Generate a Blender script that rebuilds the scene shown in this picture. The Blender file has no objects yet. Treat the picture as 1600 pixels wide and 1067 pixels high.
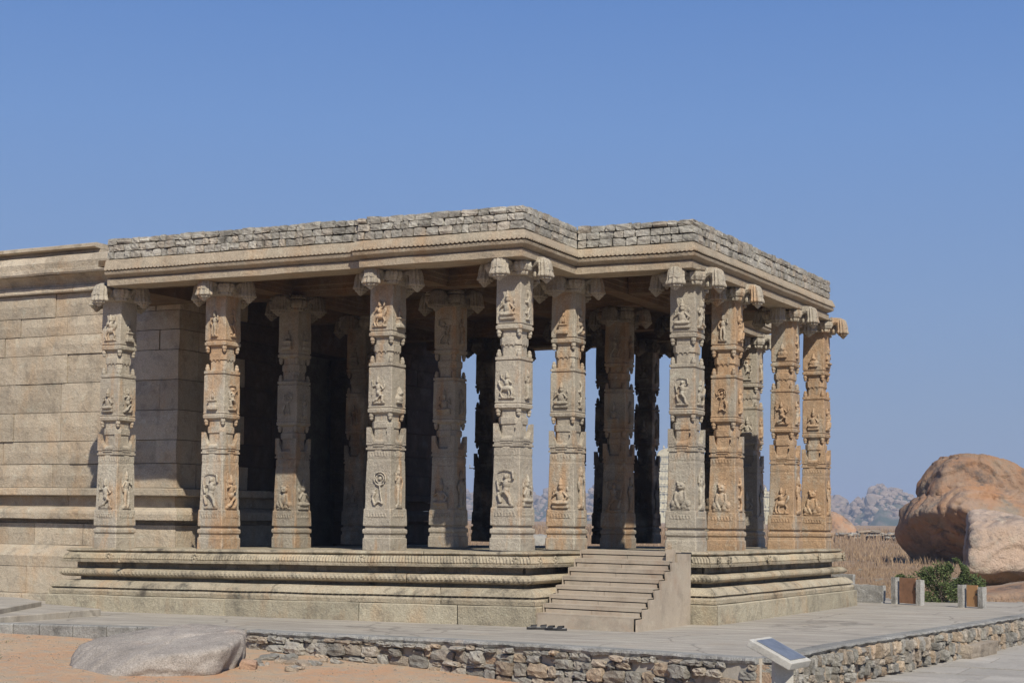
import bpy, bmesh, math, random
import numpy as np
from mathutils import Vector, Matrix, noise

random.seed(7)
scene = bpy.context.scene
COL = scene.collection

# ------------------------------------------------------------------ camera
cam_d = bpy.data.cameras.new('camera')
cam = bpy.data.objects.new('camera', cam_d)
COL.objects.link(cam)
scene.camera = cam
F_PX, YAW, PITCH, ROLL = 2400.4, -0.471864, 0.0503374, 0.0115621
cam_d.sensor_width = 36.0
cam_d.lens = F_PX / 1600.0 * 36.0
cam_d.shift_y = 150.4 / 1600.0
cam_d.clip_start = 0.1
cam_d.clip_end = 20000
er = Vector((math.cos(YAW), -math.sin(YAW), 0))
f0 = Vector((math.sin(YAW), math.cos(YAW), 0))
up = Vector((0, 0, 1))
fw = f0 * math.cos(PITCH) + up * math.sin(PITCH)
eu = -f0 * math.sin(PITCH) + up * math.cos(PITCH)
RR = er * math.cos(ROLL) + eu * math.sin(ROLL)
UU = eu * math.cos(ROLL) - er * math.sin(ROLL)
M = Matrix((( RR.x, UU.x, -fw.x, 8.04767), (RR.y, UU.y, -fw.y, -15.80453), (RR.z, UU.z, -fw.z, 0.44188), (0, 0, 0, 1)))
cam.matrix_world = M

# ------------------------------------------------------------------ light
SUN_EL = math.radians(43)
SUN_AZ = (0.665, -0.747)
world = bpy.data.worlds.new('World')
scene.world = world
world.use_nodes = True
wn = world.node_tree.nodes; wl = world.node_tree.links
wn.clear()
w_out = wn.new('ShaderNodeOutputWorld'); w_bg = wn.new('ShaderNodeBackground')
w_sky = wn.new('ShaderNodeTexSky'); w_sky.sky_type = 'NISHITA'
w_sky.sun_disc = False
w_sky.sun_elevation = SUN_EL
w_sky.sun_rotation = math.atan2(SUN_AZ[0], SUN_AZ[1])
w_sky.altitude = 400; w_sky.air_density = 1.0; w_sky.dust_density = 0.6; w_sky.ozone_density = 3.0
w_mul = wn.new('ShaderNodeMix'); w_mul.data_type = 'RGBA'; w_mul.blend_type = 'MULTIPLY'
w_mul.inputs[0].default_value = 1.0
w_mul.inputs[7].default_value = (0.92, 0.95, 1.10, 1)
wl.new(w_sky.outputs[0], w_mul.inputs[6]); 
# clear dry-season air: the plain elevation gradient of this sky, blended over the physical one
w_tc = wn.new('ShaderNodeTexCoord'); w_sep = wn.new('ShaderNodeSeparateXYZ'); wl.new(w_tc.outputs['Generated'], w_sep.inputs[0])
w_ramp = wn.new('ShaderNodeValToRGB'); wl.new(w_sep.outputs[2], w_ramp.inputs[0])
K = 12.6
stops = [(0.0, (.235, .325, .50)), (.063, (.235, .330, .515)), (.13, (.220, .338, .570)), (.245, (.172, .316, .630)), (.322, (.128, .266, .600)), (.6, (.085, .190, .480)), (1.0, (.060, .145, .400))]
els = w_ramp.color_ramp.elements
els[0].position = stops[0][0]; els[0].color = (*stops[0][1], 1)
els[1].position = stops[-1][0]; els[1].color = (*stops[-1][1], 1)
for p_, c_ in stops[1:-1]:
    e_ = els.new(p_); e_.color = (*c_, 1)
w_k = wn.new('ShaderNodeVectorMath'); w_k.operation = 'SCALE'; w_k.inputs['Scale'].default_value = K
wl.new(w_ramp.outputs[0], w_k.inputs[0])
w_mix = wn.new('ShaderNodeMix'); w_mix.data_type = 'RGBA'; w_mix.inputs[0].default_value = 0.85
wl.new(w_mul.outputs[2], w_mix.inputs[6]); wl.new(w_k.outputs[0], w_mix.inputs[7])
wl.new(w_mix.outputs[2], w_bg.inputs[0])
w_bg.inputs[1].default_value = 0.075
wl.new(w_bg.outputs[0], w_out.inputs[0])

sun_d = bpy.data.lights.new('sun', 'SUN')
sun_d.energy = 5.0; sun_d.angle = math.radians(0.5); sun_d.color = (1.0, 0.95, 0.835)
sun = bpy.data.objects.new('sun', sun_d); COL.objects.link(sun)
sd = Vector((SUN_AZ[0] * math.cos(SUN_EL), SUN_AZ[1] * math.cos(SUN_EL), math.sin(SUN_EL)))
sun.rotation_euler = sd.to_track_quat('Z', 'Y').to_euler()
sun.location = sd * 60
scene.cycles.diffuse_bounces = 2
scene.view_settings.view_transform = 'Standard'
scene.view_settings.look = 'None'
scene.view_settings.exposure = 0.08
scene.view_settings.gamma = 1.0
scene.view_settings.use_curve_mapping = False

# ------------------------------------------------------------------ helpers
def link_obj(name, mesh, mat=None, parent=None, loc=None):
    o = bpy.data.objects.new(name, mesh)
    COL.objects.link(o)
    if mat is not None and mesh is not None and len(mesh.materials) == 0:
        mesh.materials.append(mat)
    if parent is not None:
        o.parent = parent
    if loc is not None:
        o.location = loc
    return o

def mesh_py(name, verts, faces, smooth=False, recalc=True):
    me = bpy.data.meshes.new(name)
    me.from_pydata([tuple(v) for v in verts], [], faces)
    if recalc:
        bm = bmesh.new(); bm.from_mesh(me)
        bmesh.ops.recalc_face_normals(bm, faces=bm.faces[:])
        bm.to_mesh(me); bm.free()
    if smooth:
        me.polygons.foreach_set('use_smooth', [True] * len(me.polygons))
    me.update()
    return me

def empty(name, loc=(0, 0, 0), rz=0.0):
    o = bpy.data.objects.new(name, None)
    COL.objects.link(o); o.location = loc; o.rotation_euler = (0, 0, rz)
    o.empty_display_size = 0.1
    return o

def tag(o, label=None, cat=None, group=None, kind=None):
    if label: o['label'] = label
    if cat: o['category'] = cat
    if group: o['group'] = group
    if kind: o['kind'] = kind
    return o

class MB:
    """collects several shapes into one mesh"""
    def __init__(s): s.v = []; s.f = []
    def add(s, verts, faces):
        n = len(s.v); s.v += [tuple(v) for v in verts]; s.f += [[i + n for i in f] for f in faces]
    def box(s, c, d, rot=None):
        x, y, z = d[0] / 2, d[1] / 2, d[2] / 2
        vs = [Vector((a * x, b * y, e * z)) for a in (-1, 1) for b in (-1, 1) for e in (-1, 1)]
        if rot is not None: vs = [rot @ v for v in vs]
        c = Vector(c)
        s.add([v + c for v in vs], [[0, 1, 3, 2], [4, 6, 7, 5], [0, 4, 5, 1], [2, 3, 7, 6], [0, 2, 6, 4], [1, 5, 7, 3]])
    def rings(s, rings, cap=True):
        n = len(rings[0]); b = len(s.v)
        for r in rings: s.v += [tuple(v) for v in r]
        for i in range(len(rings) - 1):
            for j in range(n):
                a = b + i * n + j; k = b + i * n + (j + 1) % n
                s.f.append([a, k, k + n, a + n])
        if cap:
            s.f.append([b + j for j in reversed(range(n))])
            e = b + (len(rings) - 1) * n
            s.f.append([e + j for j in range(n)])
    def lathe(s, c, prof, n=12, flute=0, amp=0.0):
        rs = []
        for r, z in prof:
            rs.append([(c[0] + (r * (1 + amp * (math.cos(flute * 2 * math.pi * k / n) if flute else 0))) * math.cos(2 * math.pi * k / n),
                        c[1] + (r * (1 + amp * (math.cos(flute * 2 * math.pi * k / n) if flute else 0))) * math.sin(2 * math.pi * k / n), c[2] + z) for k in range(n)])
        s.rings(rs)
    def tube(s, pts, rad, n=6):
        rs = []
        for i, p in enumerate(pts):
            p = Vector(p); q = Vector(pts[min(i + 1, len(pts) - 1)]) - Vector(pts[max(i - 1, 0)])
            q.normalize(); a = q.orthogonal().normalized(); b2 = q.cross(a)
            r = rad[i] if isinstance(rad, (list, tuple)) else rad
            rs.append([p + (a * math.cos(2 * math.pi * k / n) + b2 * math.sin(2 * math.pi * k / n)) * r for k in range(n)])
        s.rings(rs)
    def mesh(s, name, smooth=False): return mesh_py(name, s.v, s.f, smooth)
    def build(s, name, mat, parent=None, loc=None, smooth=False):
        return link_obj(name, s.mesh(name, smooth), mat, parent, loc)

def nz(p, s=1.0): return noise.noise(Vector((p[0] * s, p[1] * s, p[2] * s)))
def nvec(p, s, a):
    q = noise.noise_vector(Vector((p[0] * s, p[1] * s, p[2] * s)))
    return q * a

# ------------------------------------------------------------------ materials
def new_mat(name):
    m = bpy.data.materials.new(name); m.use_nodes = True
    nt = m.node_tree; nt.nodes.clear()
    out = nt.nodes.new('ShaderNodeOutputMaterial'); b = nt.nodes.new('ShaderNodeBsdfPrincipled')
    nt.links.new(b.outputs[0], out.inputs[0])
    return m, nt, b

def N(nt, t, **kw):
    n = nt.nodes.new(t)
    for k, v in kw.items(): setattr(n, k, v)
    return n

def noise_node(nt, vec, scale, detail=4, rough=0.6):
    n = nt.nodes.new('ShaderNodeTexNoise'); n.inputs['Scale'].default_value = scale
    n.inputs['Detail'].default_value = detail; n.inputs['Roughness'].default_value = rough
    nt.links.new(vec, n.inputs['Vector']); return n.outputs['Fac']

def ramp(nt, fac, a, b, c0=(0, 0, 0, 1), c1=(1, 1, 1, 1)):
    r = nt.nodes.new('ShaderNodeValToRGB')
    r.color_ramp.elements[0].position = a; r.color_ramp.elements[1].position = b
    r.color_ramp.elements[0].color = c0; r.color_ramp.elements[1].color = c1
    nt.links.new(fac, r.inputs[0]); return r.outputs[0]

def mix(nt, fac, a, b, mode='MIX'):
    n = nt.nodes.new('ShaderNodeMix'); n.data_type = 'RGBA'; n.blend_type = mode
    if isinstance(fac, (int, float)): n.inputs[0].default_value = fac
    else: nt.links.new(fac, n.inputs[0])
    for idx, v in ((6, a), (7, b)):
        if isinstance(v, tuple): n.inputs[idx].default_value = v
        else: nt.links.new(v, n.inputs[idx])
    return n.outputs[2]

def math_n(nt, op, a, b=None):
    n = nt.nodes.new('ShaderNodeMath'); n.operation = op
    for i, v in enumerate((a, b)):
        if v is None: continue
        if isinstance(v, (int, float)): n.inputs[i].default_value = v
        else: nt.links.new(v, n.inputs[i])
    return n.outputs[0]

def c4(c): return (c[0], c[1], c[2], 1.0)

def stone_mat(name, c1, c2, orange=(0.50, 0.24, 0.09), orange_amt=0.3, dark=0.35, rnd=0.25, scale=1.0,
              speck=0.35, bump=0.8, rough=0.88, use_objcol=False, dark_col=(0.045, 0.042, 0.038), streak=True, bump_scale=1.0,
              tint_rnd=None, film=0.25):
    m, nt, b = new_mat(name)
    geo = N(nt, 'ShaderNodeNewGeometry'); pos = geo.outputs['Position']
    oi = N(nt, 'ShaderNodeObjectInfo')
    big = noise_node(nt, pos, 1.3 * scale, 5, 0.6)
    mid = noise_node(nt, pos, 9 * scale, 6, 0.65)
    comb = math_n(nt, 'ADD', math_n(nt, 'MULTIPLY', big, 0.6), math_n(nt, 'MULTIPLY', mid, 0.4))
    fac = ramp(nt, comb, 0.36, 0.64)
    col = mix(nt, fac, c4(c1), c4(c2))
    if tint_rnd:
        wn_ = N(nt, 'ShaderNodeTexWhiteNoise', noise_dimensions='1D')
        nt.links.new(oi.outputs['Random'], wn_.inputs['W'])
        col = mix(nt, ramp(nt, wn_.outputs['Value'], tint_rnd[1], tint_rnd[2]), col, c4(tint_rnd[0]))
    # rust / ochre staining with shape of its own
    mp = N(nt, 'ShaderNodeMapping'); nt.links.new(pos, mp.inputs[0])
    mp.inputs['Scale'].default_value = ((5.0 if use_objcol else 3.0) * scale, (5.0 if use_objcol else 3.0) * scale, (1.2 if streak else 2.5) * scale)
    on = noise_node(nt, mp.outputs[0], 1.0, 5, 0.6)
    if use_objcol:
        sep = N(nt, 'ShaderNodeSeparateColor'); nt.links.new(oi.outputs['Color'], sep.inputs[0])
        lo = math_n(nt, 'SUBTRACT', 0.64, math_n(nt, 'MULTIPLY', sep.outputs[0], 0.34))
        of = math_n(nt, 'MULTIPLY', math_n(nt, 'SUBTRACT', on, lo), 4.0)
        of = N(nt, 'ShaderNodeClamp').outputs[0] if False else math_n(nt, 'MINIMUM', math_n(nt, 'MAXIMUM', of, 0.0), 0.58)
    else:
        of = math_n(nt, 'MULTIPLY', ramp(nt, on, 0.64 - 0.3 * orange_amt, 0.92 - 0.3 * orange_amt), 0.6)
    col = mix(nt, of, col, c4(orange))
    # lichen and soot blotches
    dn = noise_node(nt, pos, 4.5 * scale, 9, 0.72)
    df = math_n(nt, 'MULTIPLY', ramp(nt, dn, 0.50, 0.66), dark)
    col = mix(nt, df, col, c4(dark_col))
    # pale mineral bloom and greenish grey film
    pn = noise_node(nt, pos, 6.5 * scale, 7, 0.7)
    col = mix(nt, math_n(nt, 'MULTIPLY', ramp(nt, pn, 0.56, 0.70), 0.35), col, c4([min(.62, v * 1.45) for v in c2]))
    gn = noise_node(nt, pos, 2.6 * scale, 6, 0.65)
    col = mix(nt, math_n(nt, 'MULTIPLY', ramp(nt, gn, 0.52, 0.70), film), col, c4((0.24, 0.245, 0.20)))
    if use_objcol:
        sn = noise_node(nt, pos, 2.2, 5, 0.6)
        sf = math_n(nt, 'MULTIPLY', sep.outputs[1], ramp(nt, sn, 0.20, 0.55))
        col = mix(nt, sf, col, c4((0.028, 0.020, 0.015)))  # column colour pulled towards black, painting in the hall's interior shade
    # fine granite speckle
    sp = noise_node(nt, pos, 75, 3, 0.75)
    spv = ramp(nt, sp, 0.30, 0.70, (1 - speck, 1 - speck, 1 - speck, 1), (1 + speck * 0.7,) * 3 + (1,))
    col = mix(nt, 1.0, col, spv, 'MULTIPLY')
    # each piece a little different
    rv = N(nt, 'ShaderNodeMapRange'); nt.links.new(oi.outputs['Random'], rv.inputs[0])
    rv.inputs[3].default_value = 1 - rnd; rv.inputs[4].default_value = 1 + rnd * 0.8
    cb = N(nt, 'ShaderNodeCombineColor')
    for i in range(3): nt.links.new(rv.outputs[0], cb.inputs[i])
    col = mix(nt, 1.0, col, cb.outputs[0], 'MULTIPLY')
    nt.links.new(col, b.inputs['Base Color'])
    b.inputs['Roughness'].default_value = rough
    b.inputs['Specular IOR Level'].default_value = 0.10
    h = math_n(nt, 'ADD', math_n(nt, 'MULTIPLY', noise_node(nt, pos, 14 * bump_scale, 6, 0.7), 1.0), math_n(nt, 'MULTIPLY', noise_node(nt, pos, 70 * bump_scale, 3, 0.7), 0.35))
    bp = N(nt, 'ShaderNodeBump'); bp.inputs['Strength'].default_value = bump; bp.inputs['Distance'].default_value = 0.03 / bump_scale
    nt.links.new(h, bp.inputs['Height']); nt.links.new(bp.outputs[0], b.inputs['Normal'])
    return m

ORG = (0.45, 0.27, 0.135)
M_COLUMN = stone_mat('column_granite', (0.345, 0.295, 0.23), (0.50, 0.44, 0.35), (0.47, 0.255, 0.11), use_objcol=True, dark=0.30, rnd=0.08, film=0.15)
M_CORNICE = stone_mat('cornice_granite', (0.36, 0.29, 0.21), (0.46, 0.38, 0.28), ORG, 0.45, dark=0.30, rnd=0.08)
M_BEAM = stone_mat('shaded_beam_granite', (0.12, 0.080, 0.048), (0.20, 0.135, 0.08), (0.26, 0.13, 0.055), 0.5, dark=0.25, rnd=0.08)  # stone colour darkened to carry the dimness under the roof
M_PODIUM = stone_mat('podium_granite', (0.36, 0.30, 0.21), (0.48, 0.41, 0.30), ORG, 0.45, dark=0.75, rnd=0.14, film=0.10)
M_PLINTH = stone_mat('plinth_granite', (0.37, 0.32, 0.23), (0.47, 0.41, 0.30), ORG, 0.42, dark=0.45, rnd=0.14, film=0.10)
M_WALL = stone_mat('wall_granite', (0.41, 0.335, 0.245), (0.54, 0.455, 0.345), (0.50, 0.31, 0.16), 0.50, dark=0.42, rnd=0.15, scale=0.9, film=0.18)
M_PARAPET = stone_mat('parapet_stone', (0.30, 0.28, 0.24), (0.48, 0.44, 0.375), ORG, 0.2, dark=0.60, rnd=0.25,
                      tint_rnd=((0.40, 0.34, 0.27), 0.60, 0.95))
M_MORTAR = stone_mat('joint_mortar', (0.10, 0.09, 0.075), (0.16, 0.145, 0.12), ORG, 0.1, dark=0.5, rnd=0.0)
M_RUBBLE = stone_mat('rubble_stone', (0.24, 0.225, 0.20), (0.38, 0.35, 0.30), (0.42, 0.25, 0.14), 0.18, dark=0.45, rnd=0.28, bump=0.9,
                     tint_rnd=((0.41, 0.315, 0.225), 0.45, 0.95))
M_EARTH_BACK = stone_mat('wall_earth_packing', (0.34, 0.23, 0.155), (0.42, 0.30, 0.21), (0.45, 0.24, 0.13), 0.4, dark=0.6, rnd=0.0, bump=1.0)
M_CAP = stone_mat('terrace_edge_stone', (0.25, 0.24, 0.22), (0.36, 0.345, 0.315), ORG, 0.05, dark=0.6, rnd=0.12, bump=0.9)
M_TERRACE = stone_mat('terrace_floor', (0.34, 0.305, 0.26), (0.42, 0.38, 0.325), (0.42, 0.33, 0.24), 0.25, dark=0.22, rnd=0.0, scale=0.6, speck=0.14, bump=0.25, streak=False, dark_col=(0.13, 0.125, 0.12))
def terrace_detail(m):
    nt = m.node_tree; b = [n for n in nt.nodes if n.type == 'BSDF_PRINCIPLED'][0]
    src = b.inputs['Base Color'].links[0].from_socket
    geo = N(nt, 'ShaderNodeNewGeometry'); mp = N(nt, 'ShaderNodeMapping'); nt.links.new(geo.outputs['Position'], mp.inputs[0])
    mp.inputs['Rotation'].default_value = (0, 0, -.15); mp.inputs['Scale'].default_value = (.7, 5.5, 1)
    st = noise_node(nt, mp.outputs[0], 1.0, 7, .68)
    col = mix(nt, 1.0, src, ramp(nt, st, .32, .68, (.74, .73, .72, 1), (1.14, 1.13, 1.10, 1)), 'MULTIPLY')
    vo = N(nt, 'ShaderNodeTexVoronoi'); vo.feature = 'DISTANCE_TO_EDGE'; vo.inputs['Scale'].default_value = .62
    wp = N(nt, 'ShaderNodeVectorMath', operation='ADD'); nn = N(nt, 'ShaderNodeTexNoise'); nn.inputs['Scale'].default_value = 2.2; nn.inputs['Detail'].default_value = 5
    nt.links.new(geo.outputs['Position'], nn.inputs['Vector']); sc = N(nt, 'ShaderNodeVectorMath', operation='SCALE'); sc.inputs['Scale'].default_value = .35
    nt.links.new(nn.outputs['Color'], sc.inputs[0]); nt.links.new(geo.outputs['Position'], wp.inputs[0]); nt.links.new(sc.outputs[0], wp.inputs[1]); nt.links.new(wp.outputs[0], vo.inputs['Vector'])
    col = mix(nt, ramp(nt, vo.outputs['Distance'], .004, .012, (.45, .45, .45, 1), (0, 0, 0, 1)), col, c4((.12, .105, .09)))
    nt.links.new(col, b.inputs['Base Color'])
terrace_detail(M_TERRACE)
M_PAVING = stone_mat('lower_paving', (0.34, 0.31, 0.27), (0.42, 0.385, 0.34), (0.42, 0.33, 0.24), 0.2, dark=0.3, rnd=0.10, speck=0.18, bump=0.4, streak=False, dark_col=(0.12, 0.115, 0.11))
M_SLABROCK = stone_mat('weathered_slab_rock', (0.275, 0.24, 0.205), (0.40, 0.35, 0.305), (0.42, 0.30, 0.22), 0.2, dark=0.35, rnd=0.0, speck=0.45, bump=0.6, streak=False)
M_BOULDER = stone_mat('boulder_granite', (0.27, 0.175, 0.115), (0.42, 0.295, 0.21), (0.43, 0.19, 0.075), 0.80, dark=0.95, rnd=0.10, scale=0.32, speck=0.22, bump=1.0, streak=False, bump_scale=0.35, film=0.6, dark_col=(0.10, 0.09, 0.085))
M_BOULDER2 = stone_mat('pink_boulder_granite', (0.42, 0.31, 0.235), (0.55, 0.425, 0.335), (0.50, 0.32, 0.20), 0.45, dark=0.8, rnd=0.05, scale=0.4, speck=0.2, bump=1.0, streak=False, bump_scale=0.35, dark_col=(0.14, 0.13, 0.12), film=0.5)
M_FENCE = stone_mat('cut_granite', (0.34, 0.325, 0.30), (0.47, 0.45, 0.415), ORG, 0.05, dark=0.5, rnd=0.10, speck=0.3, bump=0.9)
M_CONCRETE = stone_mat('pale_concrete', (0.40, 0.375, 0.33), (0.50, 0.47, 0.41), ORG, 0.05, dark=0.3, rnd=0.0, speck=0.12, bump=0.3)
M_STAIR = stone_mat('painted_stair_board', (0.37, 0.305, 0.235), (0.45, 0.375, 0.29), (0.30, 0.17, 0.10), 0.30, dark=0.30, rnd=0.05, speck=0.06, bump=0.12, streak=False)
M_TOWER = stone_mat('cream_plaster', (0.50, 0.42, 0.26), (0.62, 0.54, 0.36), ORG, 0.1, dark=0.5, rnd=0.0, scale=0.1, speck=0.05, bump=0.2)
M_INNERWALL = stone_mat('shaded_inner_wall', (0.06, 0.043, 0.03), (0.10, 0.07, 0.05), (0.15, 0.08, 0.045), 0.4, dark=0.5, rnd=0.12, scale=0.8)  # wall granite again, its colour lowered to paint in the interior shade
M_HILL_ROCK = stone_mat('hill_boulder_granite', (0.22, 0.165, 0.125), (0.36, 0.275, 0.21), (0.48, 0.30, 0.18), 0.3, dark=0.35, rnd=0.0, scale=0.03, speck=0.0, bump=0.6, bump_scale=0.01, streak=False)

def simple_mat(name, col, rough=0.6, metal=0.0, var=0.15, scale=8):
    m, nt, b = new_mat(name)
    geo = N(nt, 'ShaderNodeNewGeometry')
    f = noise_node(nt, geo.outputs['Position'], scale, 5, 0.65)
    col2 = mix(nt, ramp(nt, f, 0.3, 0.7), c4([c * (1 - var) for c in col]), c4([min(1, c * (1 + var)) for c in col]))
    nt.links.new(col2, b.inputs['Base Color'])
    b.inputs['Roughness'].default_value = rough; b.inputs['Metallic'].default_value = metal
    return m
M_DARKGAP = simple_mat('dark_metal', (0.03, 0.028, 0.026), 0.7)
M_RUST = simple_mat('rusty_sheet', (0.25, 0.13, 0.075), 0.75, 0.0, 0.3, 6)
M_OCHREBOARD = simple_mat('ochre_board', (0.36, 0.20, 0.09), 0.7, 0.0, 0.2, 6)
M_PLAQUE = simple_mat('plaque_metal', (0.22, 0.235, 0.26), 0.45, 0.45, 0.2, 14)
M_LEATHER = simple_mat('black_rubber', (0.025, 0.023, 0.022), 0.6)
M_TWIG = simple_mat('twig_bark', (0.13, 0.10, 0.075), 0.9)
M_LINER = simple_mat('grey_insole', (0.30, 0.29, 0.28), 0.7)

def leaf_mat(name, c1, c2, trans=0.25):
    m, nt, b = new_mat(name)
    geo = N(nt, 'ShaderNodeNewGeometry')
    f = noise_node(nt, geo.outputs['Position'], 3.0, 3, 0.6)
    rr = math_n(nt, 'ADD', math_n(nt, 'MULTIPLY', geo.outputs['Random Per Island'], 0.6), math_n(nt, 'MULTIPLY', f, 0.4))
    col = mix(nt, ramp(nt, rr, 0.15, 0.75), c4(c1), c4(c2))
    nt.links.new(col, b.inputs['Base Color']); b.inputs['Roughness'].default_value = 0.7
    b.inputs['Specular IOR Level'].default_value = 0.2
    out = [n for n in nt.nodes if n.type == 'OUTPUT_MATERIAL'][0]
    tr = N(nt, 'ShaderNodeBsdfTranslucent'); nt.links.new(col, tr.inputs[0])
    ms = N(nt, 'ShaderNodeMixShader'); ms.inputs[0].default_value = trans
    nt.links.new(b.outputs[0], ms.inputs[1]); nt.links.new(tr.outputs[0], ms.inputs[2]); nt.links.new(ms.outputs[0], out.inputs[0])
    return m
M_LEAF = leaf_mat('bush_leaf', (0.055, 0.080, 0.030), (0.17, 0.21, 0.080))
M_GRASS = leaf_mat('dry_grass', (0.23, 0.15, 0.095), (0.42, 0.30, 0.19))

def ground_mat():
    m, nt, b = new_mat('red_soil')
    geo = N(nt, 'ShaderNodeNewGeometry'); pos = geo.outputs['Position']
    big = noise_node(nt, pos, 0.9, 6, 0.62); mid = noise_node(nt, pos, 7, 6, 0.7)
    col = mix(nt, ramp(nt, big, 0.35, 0.65), c4((0.66, 0.365, 0.205)), c4((0.62, 0.455, 0.30)))
    col = mix(nt, ramp(nt, mid, 0.45, 0.68), col, c4((0.50, 0.42, 0.32)))
    peb = noise_node(nt, pos, 45, 4, 0.8)
    col = mix(nt, ramp(nt, peb, 0.62, 0.72), col, c4((0.52, 0.47, 0.40)))
    # dry grassland beyond the ruins, grey-green plain far off
    ln = N(nt, 'ShaderNodeVectorMath', operation='LENGTH'); nt.links.new(pos, ln.inputs[0])
    far = ramp(nt, math_n(nt, 'DIVIDE', ln.outputs['Value'], 1000.0), 0.009, 0.014)
    dry = mix(nt, ramp(nt, noise_node(nt, pos, 0.12, 6, 0.7), 0.35, 0.65), c4((0.37, 0.25, 0.155)), c4((0.25, 0.165, 0.105)))
    dry = mix(nt, ramp(nt, noise_node(nt, pos, 1.4, 6, 0.7), 0.5, 0.75), dry, c4((0.42, 0.33, 0.23)))
    col = mix(nt, far, col, dry)
    vfar = ramp(nt, math_n(nt, 'DIVIDE', ln.outputs['Value'], 1000.0), 0.35, 0.5)
    scrub = mix(nt, ramp(nt, noise_node(nt, pos, 0.035, 8, 0.75), 0.42, 0.6), c4((0.10, 0.115, 0.06)), c4((0.30, 0.235, 0.16)))
    col = mix(nt, vfar, col, scrub)
    nt.links.new(col, b.inputs['Base Color']); b.inputs['Roughness'].default_value = 0.95
    b.inputs['Specular IOR Level'].default_value = 0.1
    bp = N(nt, 'ShaderNodeBump'); bp.inputs['Strength'].default_value = 1.0; bp.inputs['Distance'].default_value = 0.06
    h = math_n(nt, 'ADD', noise_node(nt, pos, 7, 9, 0.75), math_n(nt, 'MULTIPLY', peb, 0.4))
    nt.links.new(h, bp.inputs['Height']); nt.links.new(bp.outputs[0], b.inputs['Normal'])
    return m
M_SOIL = ground_mat()

# ------------------------------------------------------------------ ground
CAMXY = (8.05, -15.8)
def interp(x, xs, ys):
    return float(np.interp(x, xs, ys))
def smooth01(t): t = max(0.0, min(1.0, t)); return t * t * (3 - 2 * t)
def ground_z(x, y):
    r = math.hypot(x, y)
    z = interp(x, [-12, -5, -1.7, 0, 2, 4, 30], [-0.92, -0.895, -0.97, -1.03, -1.12, -1.16, -1.2])
    if y < -3: z -= 0.02 * min(10, -3 - y)
    b = smooth01((y - 5) / 4)
    zb = -0.93 + 0.10 * smooth01((r - 10) / 30)
    z = z * (1 - b) + zb * b
    z += 0.012 * nz((x, y, 0), 1.7) + 0.05 * nz((x, y, 3), 0.25) * smooth01((r - 14) / 10)
    z -= 30 * smooth01((r - 330) / 500)
    return z
def make_ground():
    xs = sorted(set([round(v, 3) for v in list(np.arange(-9, 12, 0.22))] + [s * v for s in (-1, 1) for v in (13, 16, 20, 26, 34, 45, 60, 80, 110, 150, 200, 260, 330, 400, 500, 620, 800, 1200, 2000, 4000, 8000)] + [-10, -11, -12]))
    ys = sorted(set([round(v, 3) for v in list(np.arange(-9, 3, 0.22))] + list(range(3, 30, 1)) + [-10, -12, -14, -17, -20, -30, -60, -200, -800, -4000] +
                    [32, 35, 40, 46, 54, 64, 78, 95, 120, 150, 190, 240, 300, 350, 400, 460, 520, 600, 700, 850, 1200, 2000, 4000, 9000]))
    nx = len(xs); v = []; f = []
    for y in ys:
        for x in xs: v.append((x, y, ground_z(x, y)))
    for j in range(len(ys) - 1):
        for i in range(nx - 1):
            a = j * nx + i; f.append([a, a + 1, a + nx + 1, a + nx])
    o = link_obj('ground', mesh_py('ground', v, f, True, False), M_SOIL)
    tag(o, kind='structure')
make_ground()

def deck_dz(x, y): return 0.03 + 0.013 * x - 0.007 * y
def ter_z(x, y): return -0.79 + 0.010 * x - 0.008 * y

TER = [(-9.2, -3.25), (-4.67, -3.24), (-3.99, -3.09), (-3.21, -2.97), (-1.76, -2.68), (-0.86, -2.80), (0.76, -2.82), (1.87, -2.98), (2.91, -3.20),
       (4.02, -3.46), (4.16, -3.30), (4.20, -1.65), (4.38, 0.08), (4.62, 2.2), (4.90, 5.2), (5.35, 9.2), (1.2, 9.35), (-14, 14), (-14, -2.0)]
def make_terrace():
    n = len(TER); v = [(x, y, ter_z(x, y)) for x, y in TER] + [(x, y, -1.6) for x, y in TER]
    f = [list(range(n))] + [[i, (i + 1) % n, n + (i + 1) % n, n + i][::-1] for i in range(n)]
    # grid top for gentle unevenness
    me = mesh_py('terrace', v, f)
    bm = bmesh.new(); bm.from_mesh(me)
    bmesh.ops.triangulate(bm, faces=[x for x in bm.faces if len(x.verts) > 4])
    bm.to_mesh(me); bm.free()
    o = link_obj('terrace', me, M_TERRACE); tag(o, kind='structure')
make_terrace()

# ------------------------------------------------------------------ stone pool
def make_stone_mesh(seed, n=3, roundness=0.28, rough=0.16, subdiv=None):
    bm = bmesh.new()
    bmesh.ops.create_cube(bm, size=2.0)
    bmesh.ops.subdivide_edges(bm, edges=bm.edges[:], cuts=n - 1, use_grid_fill=True)
    rng = random.Random(seed)
    off = Vector((rng.uniform(-50, 50), rng.uniform(-50, 50), rng.uniform(-50, 50)))
    sh = (rng.uniform(-.08, .08), rng.uniform(-.08, .08), rng.uniform(-.10, .10), rng.uniform(-.1, .1))
    for v in bm.verts:
        p = v.co.copy()
        q = p.normalized() * 1.18
        k = roundness
        # keep block like, rounder at corners
        p2 = p.lerp(q, k)
        nv = noise.noise_vector(p2 * 1.3 + off)
        nv2 = noise.noise_vector(p2 * 3.1 + off)
        p2 = p2 + nv * rough + nv2 * rough * 0.45
        p2.x += sh[0] * p.z + sh[2] * p.y * 0.3; p2.z += sh[1] * p.x * 0.6 + sh[3] * p.x * 0.3
        v.co = p2 * 0.5
    me = bpy.data.meshes.new('stone_block'); bm.to_mesh(me); bm.free()
    return me
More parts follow.
